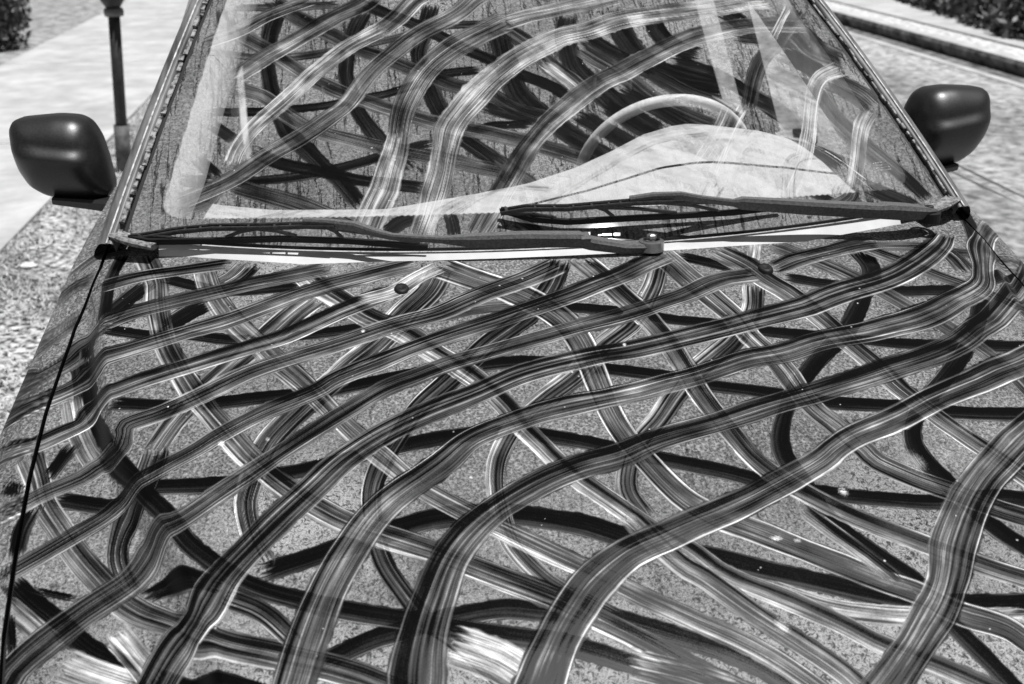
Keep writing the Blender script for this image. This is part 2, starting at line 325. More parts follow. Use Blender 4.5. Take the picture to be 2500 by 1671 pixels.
# ------------------------------------------------------------------ wiped marks in the dust (each: style, [(x, y, width) ...] in metres on the panel)
HOOD_MARKS=[
('D',[(-0.64,-0.099,0.026),(-0.585,-0.134,0.025),(-0.527,-0.157,0.026),(-0.425,-0.159,0.026)]),
('D',[(-0.717,-0.224,0.023),(-0.648,-0.253,0.024),(-0.583,-0.266,0.024),(-0.518,-0.286,0.024),(-0.454,-0.29,0.023),(-0.364,-0.285,0.024),(-0.316,-0.278,0.024)]),
('M',[(-0.247,-0.272,0.026),(-0.21,-0.265,0.026),(-0.141,-0.25,0.027),(-0.096,-0.249,0.027)]),
('D',[(-0.096,-0.249,0.025),(-0.018,-0.26,0.025),(0.058,-0.278,0.025),(0.114,-0.296,0.025),(0.147,-0.307,0.025),(0.225,-0.325,0.025),(0.266,-0.342,0.025),(0.338,-0.357,0.025),(0.423,-0.375,0.024),(0.51,-0.388,0.025),(0.659,-0.394,0.026),(0.769,-0.39,0.026),(0.879,-0.377,0.026),(0.987,-0.356,0.026)]),
('D',[(-0.676,-0.401,0.024),(-0.587,-0.419,0.024),(-0.528,-0.422,0.024),(-0.429,-0.418,0.024),(-0.365,-0.416,0.025),(-0.283,-0.401,0.025),(-0.224,-0.392,0.025),(-0.167,-0.389,0.026),(-0.093,-0.387,0.026),(0.005,-0.412,0.026),(0.099,-0.439,0.026),(0.141,-0.458,0.025),(0.239,-0.483,0.026),(0.306,-0.504,0.025),(0.408,-0.518,0.025),(0.477,-0.533,0.025),(0.582,-0.539,0.026),(0.692,-0.534,0.026),(0.801,-0.518,0.026),(0.907,-0.49,0.026)]),
('D',[(-0.728,-0.537,0.023),(-0.666,-0.559,0.024),(-0.632,-0.56,0.022),(-0.593,-0.564,0.024),(-0.516,-0.57,0.024),(-0.434,-0.564,0.024),(-0.388,-0.557,0.024),(-0.304,-0.539,0.025),(-0.25,-0.53,0.025),(-0.181,-0.524,0.026),(-0.114,-0.533,0.026),(-0.039,-0.557,0.025),(0.03,-0.587,0.025),(0.072,-0.603,0.025),(0.125,-0.622,0.025),(0.177,-0.645,0.025),(0.238,-0.664,0.024),(0.32,-0.681,0.024),(0.392,-0.688,0.024),(0.467,-0.684,0.024),(0.504,-0.688,0.025),(0.612,-0.711,0.025),(0.717,-0.744,0.025),(0.818,-0.788,0.025)]),
('D',[(-0.458,-0.713,0.027),(-0.421,-0.703,0.028),(-0.378,-0.692,0.028),(-0.299,-0.669,0.029),(-0.241,-0.658,0.029),(-0.16,-0.664,0.029),(-0.081,-0.686,0.029),(-0.015,-0.718,0.028),(0.071,-0.749,0.028),(0.12,-0.768,0.028),(0.184,-0.791,0.028),(0.248,-0.813,0.028),(0.296,-0.827,0.027),(0.356,-0.834,0.027),(0.427,-0.837,0.027),(0.537,-0.835,0.027),(0.647,-0.828,0.027),(0.756,-0.815,0.027)]),
('L',[(0.138,-0.801,0.025),(0.2,-0.829,0.024),(0.282,-0.844,0.024),(0.418,-0.855,0.025)]),
('D',[(-0.387,-0.836,0.023),(-0.335,-0.817,0.023),(-0.303,-0.81,0.024),(-0.236,-0.798,0.024),(-0.185,-0.794,0.024),(-0.136,-0.804,0.024),(-0.07,-0.815,0.024),(0.014,-0.85,0.024),(0.064,-0.874,0.024),(0.105,-0.905,0.024),(0.182,-0.983,0.024),(0.248,-1.072,0.024),(0.3,-1.169,0.024)]),
('D',[(0.193,-0.129,0.028),(0.236,-0.15,0.028),(0.272,-0.17,0.028)]),
('D',[(0.348,-0.202,0.029),(0.425,-0.228,0.028),(0.491,-0.247,0.028),(0.564,-0.25,0.028),(0.644,-0.24,0.028),(0.783,-0.171,0.03),(0.871,-0.105,0.03),(0.947,-0.025,0.03),(1.007,0.066,0.03)]),
('M',[(0.522,-0.111,0.031),(0.626,-0.114,0.031),(0.695,-0.136,0.031),(0.807,-0.128,0.052),(0.913,-0.101,0.052),(1.014,-0.057,0.052),(1.105,0.005,0.052)]),
('C',[(-0.509,-0.081,0.043),(-0.526,-0.114,0.044),(-0.555,-0.144,0.044)]),
('D',[(-0.666,-0.107,0.036),(-0.695,-0.157,0.034),(-0.717,-0.196,0.036)]),
('D',[(-0.563,-0.184,0.039),(-0.59,-0.203,0.037),(-0.625,-0.239,0.036)]),
('D',[(-0.723,-0.008,0.023),(-0.728,-0.064,0.019),(-0.726,-0.13,0.017),(-0.721,-0.19,0.022)]),
('C',[(-0.401,-0.197,0.045),(-0.434,-0.232,0.043),(-0.475,-0.289,0.04),(-0.514,-0.341,0.038),(-0.551,-0.389,0.036),(-0.584,-0.447,0.032),(-0.607,-0.498,0.031)]),
('C',[(-0.607,-0.498,0.028),(-0.607,-0.514,0.03),(-0.614,-0.56,0.034),(-0.627,-0.574,0.04),(-0.637,-0.612,0.027),(-0.636,-0.645,0.023),(-0.622,-0.679,0.022),(-0.611,-0.696,0.021)]),
('C',[(-0.205,-0.143,0.044),(-0.227,-0.196,0.046),(-0.264,-0.247,0.044),(-0.304,-0.316,0.042),(-0.347,-0.364,0.042),(-0.378,-0.402,0.04),(-0.408,-0.437,0.038),(-0.427,-0.463,0.037),(-0.455,-0.501,0.035),(-0.47,-0.538,0.031),(-0.479,-0.58,0.028),(-0.481,-0.615,0.025),(-0.471,-0.661,0.024),(-0.456,-0.697,0.023)]),
('C',[(-0.007,-0.128,0.031),(-0.025,-0.179,0.033),(-0.051,-0.227,0.035),(-0.086,-0.282,0.036),(-0.152,-0.344,0.035),(-0.211,-0.413,0.033),(-0.255,-0.462,0.03),(-0.288,-0.515,0.027),(-0.313,-0.564,0.025),(-0.327,-0.611,0.022),(-0.325,-0.668,0.021),(-0.315,-0.716,0.021),(-0.295,-0.759,0.021),(-0.272,-0.797,0.021),(-0.234,-0.836,0.02),(-0.191,-0.885,0.02),(-0.122,-0.971,0.02),(-0.057,-1.059,0.02),(0.004,-1.151,0.02)]),
('C',[(0.155,-0.145,0.031),(0.121,-0.229,0.032),(0.072,-0.304,0.035),(0.015,-0.363,0.034),(-0.03,-0.419,0.033),(-0.084,-0.466,0.032),(-0.124,-0.505,0.029),(-0.153,-0.551,0.026),(-0.167,-0.59,0.024),(-0.171,-0.64,0.023),(-0.163,-0.704,0.024),(-0.132,-0.757,0.024),(-0.102,-0.785,0.024),(-0.057,-0.82,0.024)]),
('L',[(0.334,-0.092,0.022),(0.301,-0.172,0.021)]),
('C',[(0.289,-0.223,0.03),(0.263,-0.294,0.029),(0.216,-0.357,0.033),(0.179,-0.393,0.035),(0.128,-0.438,0.032),(0.097,-0.476,0.029),(0.061,-0.522,0.028),(0.028,-0.557,0.026),(0.006,-0.597,0.024),(-0.006,-0.642,0.026),(0.007,-0.687,0.027)]),
('D',[(0.504,-0.126,0.042),(0.499,-0.191,0.031),(0.457,-0.262,0.026),(0.403,-0.338,0.028),(0.347,-0.395,0.028),(0.289,-0.455,0.025),(0.249,-0.507,0.022),(0.221,-0.561,0.023),(0.213,-0.603,0.027),(0.221,-0.639,0.027),(0.234,-0.706,0.027),(0.277,-0.763,0.027),(0.309,-0.8,0.026),(0.329,-0.859,0.025),(0.347,-0.896,0.024),(0.364,-0.933,0.023),(0.405,-1.035,0.023),(0.444,-1.138,0.023),(0.48,-1.242,0.023)]),
('C',[(0.651,-0.117,0.038),(0.662,-0.15,0.035),(0.663,-0.196,0.032)]),
('D',[(0.768,0.039,0.025),(0.74,-0.067,0.025),(0.701,-0.17,0.025),(0.652,-0.269,0.025),(0.602,-0.35,0.024),(0.545,-0.419,0.024),(0.485,-0.476,0.024),(0.429,-0.531,0.022),(0.401,-0.577,0.025),(0.399,-0.619,0.031),(0.413,-0.655,0.031),(0.439,-0.722,0.03),(0.467,-0.761,0.03),(0.545,-0.838,0.03),(0.636,-0.901,0.03),(0.736,-0.946,0.03)]),
('D',[(-0.744,-0.261,0.031),(-0.727,-0.33,0.029),(-0.712,-0.386,0.026),(-0.688,-0.442,0.026),(-0.66,-0.494,0.021),(-0.63,-0.538,0.019),(-0.607,-0.573,0.02),(-0.575,-0.613,0.023),(-0.55,-0.655,0.023),(-0.51,-0.696,0.023),(-0.471,-0.727,0.024),(-0.407,-0.757,0.024),(-0.354,-0.777,0.024),(-0.294,-0.795,0.024),(-0.243,-0.811,0.023),(-0.157,-0.834,0.023),(-0.11,-0.849,0.023),(-0.007,-0.895,0.023),(0.014,-0.905,0.023),(0.112,-0.956,0.023),(0.209,-1.008,0.023),(0.305,-1.062,0.023)]),  # first points paint the crease face's dark reflection, then a wiped stroke
('B',[(-0.684,-0.02,0.034),(-0.658,-0.1,0.031),(-0.636,-0.207,0.03),(-0.62,-0.276,0.029),(-0.597,-0.334,0.03),(-0.564,-0.4,0.03),(-0.524,-0.467,0.03),(-0.478,-0.535,0.029),(-0.433,-0.588,0.029),(-0.369,-0.645,0.029),(-0.296,-0.687,0.029),(-0.254,-0.711,0.028),(-0.196,-0.744,0.028),(-0.12,-0.789,0.027),(-0.074,-0.822,0.026),(-0.016,-0.863,0.025),(0.006,-0.881,0.025),(0.046,-0.908,0.025),(0.139,-0.967,0.025),(0.235,-1.021,0.025),(0.333,-1.072,0.025)]),
('B',[(-0.581,-0.087,0.029),(-0.56,-0.16,0.03),(-0.521,-0.245,0.032),(-0.474,-0.317,0.032),(-0.43,-0.379,0.031),(-0.388,-0.442,0.028),(-0.349,-0.504,0.027),(-0.312,-0.551,0.027),(-0.28,-0.592,0.026),(-0.254,-0.62,0.026),(-0.205,-0.66,0.026),(-0.172,-0.685,0.025),(-0.123,-0.721,0.025),(-0.076,-0.754,0.024),(-0.038,-0.782,0.024),(0.021,-0.823,0.023),(0.089,-0.867,0.023),(0.143,-0.917,0.022),(0.214,-1.0,0.022),(0.275,-1.092,0.022),(0.325,-1.19,0.022)]),
('B',[(-0.414,-0.132,0.042),(-0.368,-0.198,0.039),(-0.324,-0.255,0.039),(-0.273,-0.298,0.038),(-0.231,-0.349,0.035),(-0.202,-0.382,0.033),(-0.169,-0.427,0.031),(-0.143,-0.471,0.029),(-0.123,-0.516,0.028),(-0.101,-0.556,0.027),(-0.071,-0.61,0.027),(-0.029,-0.657,0.026),(0.011,-0.701,0.025),(0.05,-0.737,0.025),(0.082,-0.774,0.025),(0.142,-0.811,0.024),(0.199,-0.848,0.023),(0.24,-0.878,0.023),(0.297,-0.91,0.023),(0.331,-0.931,0.023),(0.421,-0.993,0.023),(0.51,-1.059,0.023),(0.595,-1.128,0.023)]),
('B',[(-0.199,-0.13,0.051),(-0.155,-0.166,0.051),(-0.091,-0.215,0.051),(-0.043,-0.271,0.047),(-0.017,-0.333,0.038),(-0.009,-0.395,0.033),(-0.005,-0.446,0.032),(0.002,-0.511,0.031),(0.013,-0.556,0.032),(0.031,-0.599,0.032),(0.049,-0.636,0.032),(0.068,-0.665,0.032),(0.098,-0.693,0.032),(0.136,-0.716,0.031),(0.182,-0.745,0.031),(0.242,-0.781,0.03),(0.302,-0.813,0.03),(0.338,-0.841,0.03),(0.382,-0.862,0.03),(0.404,-0.882,0.03),(0.473,-0.968,0.03),(0.526,-1.064,0.03),(0.562,-1.168,0.03)]),
('B',[(0.028,-0.131,0.044),(0.054,-0.186,0.042),(0.077,-0.246,0.039),(0.1,-0.298,0.037),(0.112,-0.343,0.033),(0.125,-0.406,0.03),(0.13,-0.457,0.029),(0.14,-0.5,0.029),(0.155,-0.554,0.028),(0.169,-0.597,0.028),(0.191,-0.634,0.029),(0.226,-0.67,0.028),(0.271,-0.706,0.027),(0.34,-0.748,0.027),(0.392,-0.778,0.026),(0.444,-0.804,0.026),(0.546,-0.847,0.026),(0.649,-0.884,0.026),(0.754,-0.916,0.026)]),
('B',[(0.163,-0.113,0.046),(0.182,-0.174,0.044),(0.196,-0.209,0.043),(0.217,-0.264,0.041),(0.234,-0.311,0.038),(0.246,-0.359,0.036),(0.263,-0.411,0.034),(0.274,-0.466,0.032),(0.286,-0.518,0.032),(0.307,-0.558,0.032),(0.326,-0.597,0.03),(0.335,-0.618,0.031),(0.373,-0.648,0.031),(0.413,-0.672,0.03),(0.459,-0.701,0.03),(0.49,-0.716,0.03),(0.592,-0.758,0.03),(0.696,-0.793,0.03),(0.802,-0.821,0.03)]),
('B',[(0.26,-0.114,0.048),(0.296,-0.162,0.045),(0.317,-0.211,0.042),(0.347,-0.266,0.04),(0.371,-0.329,0.037),(0.387,-0.38,0.035),(0.409,-0.438,0.034),(0.423,-0.483,0.033),(0.447,-0.529,0.032),(0.471,-0.569,0.031),(0.491,-0.6,0.031),(0.553,-0.691,0.031),(0.618,-0.779,0.031),(0.686,-0.866,0.031)]),
('M',[(0.362,-0.103,0.041),(0.402,-0.143,0.04),(0.448,-0.19,0.038),(0.489,-0.243,0.036),(0.519,-0.288,0.035),(0.562,-0.353,0.033),(0.598,-0.424,0.03),(0.614,-0.479,0.029),(0.631,-0.588,0.029),(0.635,-0.698,0.029),(0.625,-0.807,0.029)]),
('M',[(0.516,-0.117,0.032),(0.562,-0.16,0.031),(0.606,-0.205,0.03),(0.642,-0.236,0.029),(0.691,-0.289,0.028),(0.758,-0.377,0.028),(0.816,-0.47,0.028),(0.866,-0.568,0.028)]),
('B',[(-0.011,-0.686,0.028),(0.033,-0.756,0.027),(0.057,-0.778,0.027),(0.102,-0.827,0.026),(0.154,-0.877,0.025),(0.191,-0.921,0.025),(0.255,-1.01,0.025),(0.312,-1.104,0.025),(0.362,-1.202,0.025)]),
('B',[(0.21,-0.692,0.022),(0.237,-0.728,0.021),(0.271,-0.775,0.021),(0.287,-0.798,0.02)]),
('L',[(-0.744,-0.35,0.029),(-0.726,-0.407,0.028),(-0.706,-0.453,0.027),(-0.688,-0.483,0.026)]),
('B',[(-0.779,-0.451,0.031),(-0.76,-0.497,0.03),(-0.742,-0.543,0.029),(-0.71,-0.594,0.028),(-0.673,-0.648,0.028),(-0.636,-0.691,0.028),(-0.6,-0.722,0.03),(-0.55,-0.75,0.025),(-0.508,-0.792,0.027),(-0.435,-0.821,0.029),(-0.363,-0.849,0.028),(-0.324,-0.868,0.027),(-0.23,-0.925,0.027),(-0.139,-0.987,0.027),(-0.053,-1.056,0.027)]),
('D',[(-0.76,-0.658,0.024),(-0.73,-0.689,0.024),(-0.686,-0.729,0.024),(-0.651,-0.763,0.023),(-0.615,-0.786,0.024),(-0.573,-0.81,0.024),(-0.473,-0.856,0.024),(-0.371,-0.898,0.024),(-0.267,-0.933,0.024)]),
('L',[(-0.753,-0.692,0.023),(-0.724,-0.721,0.023),(-0.698,-0.746,0.023)]),
('L',[(-0.677,-0.777,0.035),(-0.638,-0.797,0.034),(-0.596,-0.817,0.034)]),
('D',[(-0.728,-0.675,0.009),(-0.675,-0.695,0.009)]),
('L',[(-0.623,-0.747,0.029),(-0.601,-0.774,0.028),(-0.572,-0.813,0.028)]),
('C',[(-0.496,-0.74,0.023),(-0.453,-0.768,0.022),(-0.419,-0.805,0.021)]),
('D',[(-0.594,-0.703,0.024),(-0.569,-0.694,0.023),(-0.534,-0.711,0.022),(-0.505,-0.725,0.02)]),
('L',[(-0.242,-0.832,0.045),(-0.196,-0.859,0.044),(-0.16,-0.888,0.043)]),
('L',[(-0.053,-0.877,0.042),(0.008,-0.9,0.042),(0.051,-0.92,0.042)]),
('M',[(-0.852,-0.269,0.086),(-0.805,-0.285,0.054),(-0.766,-0.263,0.041),(-0.741,-0.227,0.053),(-0.716,-0.228,0.054)]),
('M',[(-0.831,-0.19,0.063),(-0.795,-0.175,0.042),(-0.763,-0.148,0.033)]),
('M',[(-0.817,-0.087,0.042),(-0.791,-0.07,0.033),(-0.758,-0.063,0.031)]),
('M',[(-0.799,-0.027,0.039),(-0.777,-0.011,0.034),(-0.756,0.005,0.033),(-0.715,0.021,0.032)]),
('D',[(-0.759,-0.624,0.019),(-0.761,-0.582,0.021),(-0.753,-0.548,0.023)]),
('D',[(-0.745,-0.497,0.022),(-0.73,-0.46,0.023),(-0.723,-0.444,0.023)]),
('D',[(-0.75,-0.704,0.012),(-0.735,-0.759,0.011)]),
('D',[(-0.803,-0.499,0.02),(-0.778,-0.516,0.019)]),
('D',[(-0.741,-0.227,0.023),(-0.738,-0.262,0.018)]),
('A',[(-0.739,-0.104,0.034),(-0.681,-0.084,0.033),(-0.615,-0.076,0.033),(-0.543,-0.068,0.034)]),
('A',[(-0.72,-0.209,0.041),(-0.669,-0.185,0.037),(-0.55,-0.153,0.038),(-0.483,-0.135,0.038),(-0.384,-0.113,0.04)]),
('A',[(-0.847,-0.342,0.062),(-0.802,-0.346,0.041),(-0.763,-0.334,0.033),(-0.734,-0.316,0.033),(-0.719,-0.302,0.049),(-0.701,-0.293,0.038),(-0.654,-0.277,0.035),(-0.584,-0.253,0.036),(-0.522,-0.23,0.037),(-0.446,-0.19,0.039),(-0.364,-0.157,0.04),(-0.298,-0.131,0.042),(-0.241,-0.116,0.042)]),
('A',[(-0.825,-0.426,0.041),(-0.783,-0.433,0.032),(-0.747,-0.418,0.03),(-0.719,-0.402,0.029),(-0.705,-0.377,0.042),(-0.677,-0.372,0.031),(-0.635,-0.354,0.032),(-0.556,-0.328,0.033),(-0.485,-0.304,0.034),(-0.432,-0.281,0.034),(-0.364,-0.238,0.036),(-0.318,-0.209,0.037),(-0.282,-0.193,0.038)]),
('L',[(-0.334,-0.211,0.032),(-0.282,-0.193,0.032),(-0.241,-0.156,0.032),(-0.208,-0.129,0.033)]),
('A',[(-0.796,-0.547,0.032),(-0.77,-0.54,0.028),(-0.745,-0.525,0.027),(-0.702,-0.506,0.028),(-0.678,-0.486,0.03),(-0.654,-0.488,0.031),(-0.65,-0.462,0.023),(-0.648,-0.445,0.03),(-0.606,-0.429,0.031),(-0.55,-0.399,0.031),(-0.492,-0.364,0.033),(-0.431,-0.339,0.034),(-0.364,-0.315,0.035),(-0.277,-0.279,0.036),(-0.209,-0.254,0.037),(-0.137,-0.21,0.039),(-0.062,-0.172,0.041),(-0.014,-0.139,0.042)]),
('A',[(-0.772,-0.653,0.026),(-0.764,-0.647,0.025),(-0.711,-0.612,0.025),(-0.663,-0.578,0.026),(-0.643,-0.557,0.028),(-0.621,-0.551,0.027),(-0.585,-0.527,0.027),(-0.55,-0.504,0.027),(-0.523,-0.483,0.028),(-0.467,-0.449,0.029),(-0.398,-0.417,0.03),(-0.364,-0.391,0.031),(-0.28,-0.35,0.033),(-0.214,-0.319,0.034),(-0.146,-0.291,0.035),(-0.075,-0.261,0.037),(-0.013,-0.231,0.038),(0.026,-0.21,0.039),(0.079,-0.18,0.04),(0.171,-0.12,0.043)]),
('A',[(-0.769,-1.12,0.038),(-0.777,-1.01,0.038),(-0.767,-0.901,0.038),(-0.737,-0.795,0.038),(-0.726,-0.772,0.037),(-0.702,-0.747,0.038),(-0.659,-0.712,0.039),(-0.614,-0.678,0.038),(-0.598,-0.651,0.036),(-0.587,-0.632,0.042),(-0.557,-0.618,0.031),(-0.507,-0.578,0.03),(-0.454,-0.536,0.029),(-0.417,-0.507,0.029),(-0.359,-0.464,0.028),(-0.304,-0.423,0.029),(-0.262,-0.404,0.031),(-0.208,-0.379,0.032),(-0.154,-0.361,0.031),(-0.086,-0.337,0.032),(0.008,-0.306,0.034),(0.081,-0.282,0.035),(0.171,-0.241,0.036),(0.233,-0.207,0.039),(0.303,-0.189,0.039)]),
('A',[(0.342,-0.175,0.034),(0.406,-0.143,0.037),(0.495,-0.111,0.04),(0.543,-0.097,0.041)]),
('A',[(-0.605,-1.143,0.042),(-0.613,-1.033,0.042),(-0.601,-0.924,0.042),(-0.57,-0.818,0.042),(-0.545,-0.767,0.049),(-0.524,-0.753,0.049),(-0.498,-0.706,0.04),(-0.441,-0.636,0.039),(-0.397,-0.588,0.039),(-0.36,-0.548,0.039),(-0.307,-0.509,0.039),(-0.246,-0.477,0.038),(-0.184,-0.449,0.036),(-0.118,-0.416,0.037),(-0.063,-0.398,0.037),(-0.007,-0.385,0.038),(0.06,-0.374,0.038),(0.143,-0.349,0.04),(0.235,-0.322,0.041),(0.34,-0.286,0.045),(0.425,-0.249,0.048),(0.514,-0.213,0.049),(0.584,-0.169,0.047),(0.65,-0.112,0.043),(0.684,-0.07,0.033)]),
('A',[(-0.469,-1.185,0.044),(-0.458,-1.075,0.044),(-0.441,-0.966,0.044),(-0.418,-0.859,0.044),(-0.401,-0.798,0.045),(-0.382,-0.744,0.044),(-0.352,-0.687,0.042),(-0.325,-0.646,0.041),(-0.287,-0.609,0.04),(-0.234,-0.57,0.037),(-0.192,-0.533,0.034),(-0.13,-0.507,0.035),(-0.067,-0.488,0.035),(0.019,-0.469,0.035),(0.118,-0.444,0.036),(0.208,-0.411,0.039),(0.279,-0.396,0.041),(0.357,-0.368,0.043),(0.433,-0.35,0.045),(0.514,-0.326,0.047),(0.594,-0.285,0.047),(0.664,-0.24,0.038),(0.696,-0.187,0.033),(0.73,-0.115,0.046),(0.759,-0.069,0.035),(0.827,0.018,0.035),(0.903,0.098,0.035),(0.986,0.17,0.035)]),
('A',[(-0.261,-1.202,0.054),(-0.283,-1.094,0.054),(-0.292,-0.984,0.054),(-0.287,-0.875,0.054),(-0.276,-0.813,0.051),(-0.255,-0.755,0.046),(-0.229,-0.707,0.042),(-0.187,-0.664,0.039),(-0.127,-0.624,0.038),(-0.066,-0.598,0.038),(-0.009,-0.583,0.037),(0.034,-0.566,0.035),(0.086,-0.549,0.034),(0.143,-0.534,0.034),(0.221,-0.508,0.036),(0.316,-0.478,0.038),(0.418,-0.442,0.04),(0.529,-0.398,0.041),(0.63,-0.335,0.043),(0.759,-0.216,0.049),(0.828,-0.13,0.049),(0.885,-0.036,0.049),(0.929,0.065,0.049)]),
('A',[(-0.27,-1.197,0.052),(-0.239,-1.092,0.052),(-0.201,-0.989,0.052),(-0.155,-0.889,0.052),(-0.132,-0.847,0.048),(-0.103,-0.804,0.045),(-0.067,-0.765,0.043),(-0.012,-0.731,0.04),(0.051,-0.705,0.039),(0.121,-0.679,0.038),(0.196,-0.644,0.037),(0.26,-0.611,0.035),(0.287,-0.592,0.033),(0.324,-0.57,0.036),(0.4,-0.538,0.039),(0.483,-0.497,0.04),(0.568,-0.459,0.045),(0.643,-0.425,0.047),(0.742,-0.377,0.047),(0.84,-0.328,0.047),(0.938,-0.277,0.047)]),
('A',[(0.836,-0.392,0.048),(0.743,-0.452,0.048),(0.653,-0.514,0.048),(0.564,-0.578,0.048),(0.51,-0.619,0.047),(0.463,-0.658,0.045),(0.419,-0.703,0.045),(0.381,-0.75,0.047),(0.355,-0.791,0.046),(0.327,-0.828,0.041),(0.29,-0.864,0.038),(0.255,-0.896,0.037),(0.224,-0.923,0.038),(0.137,-0.991,0.038),(0.049,-1.057,0.038),(-0.042,-1.119,0.038)])]
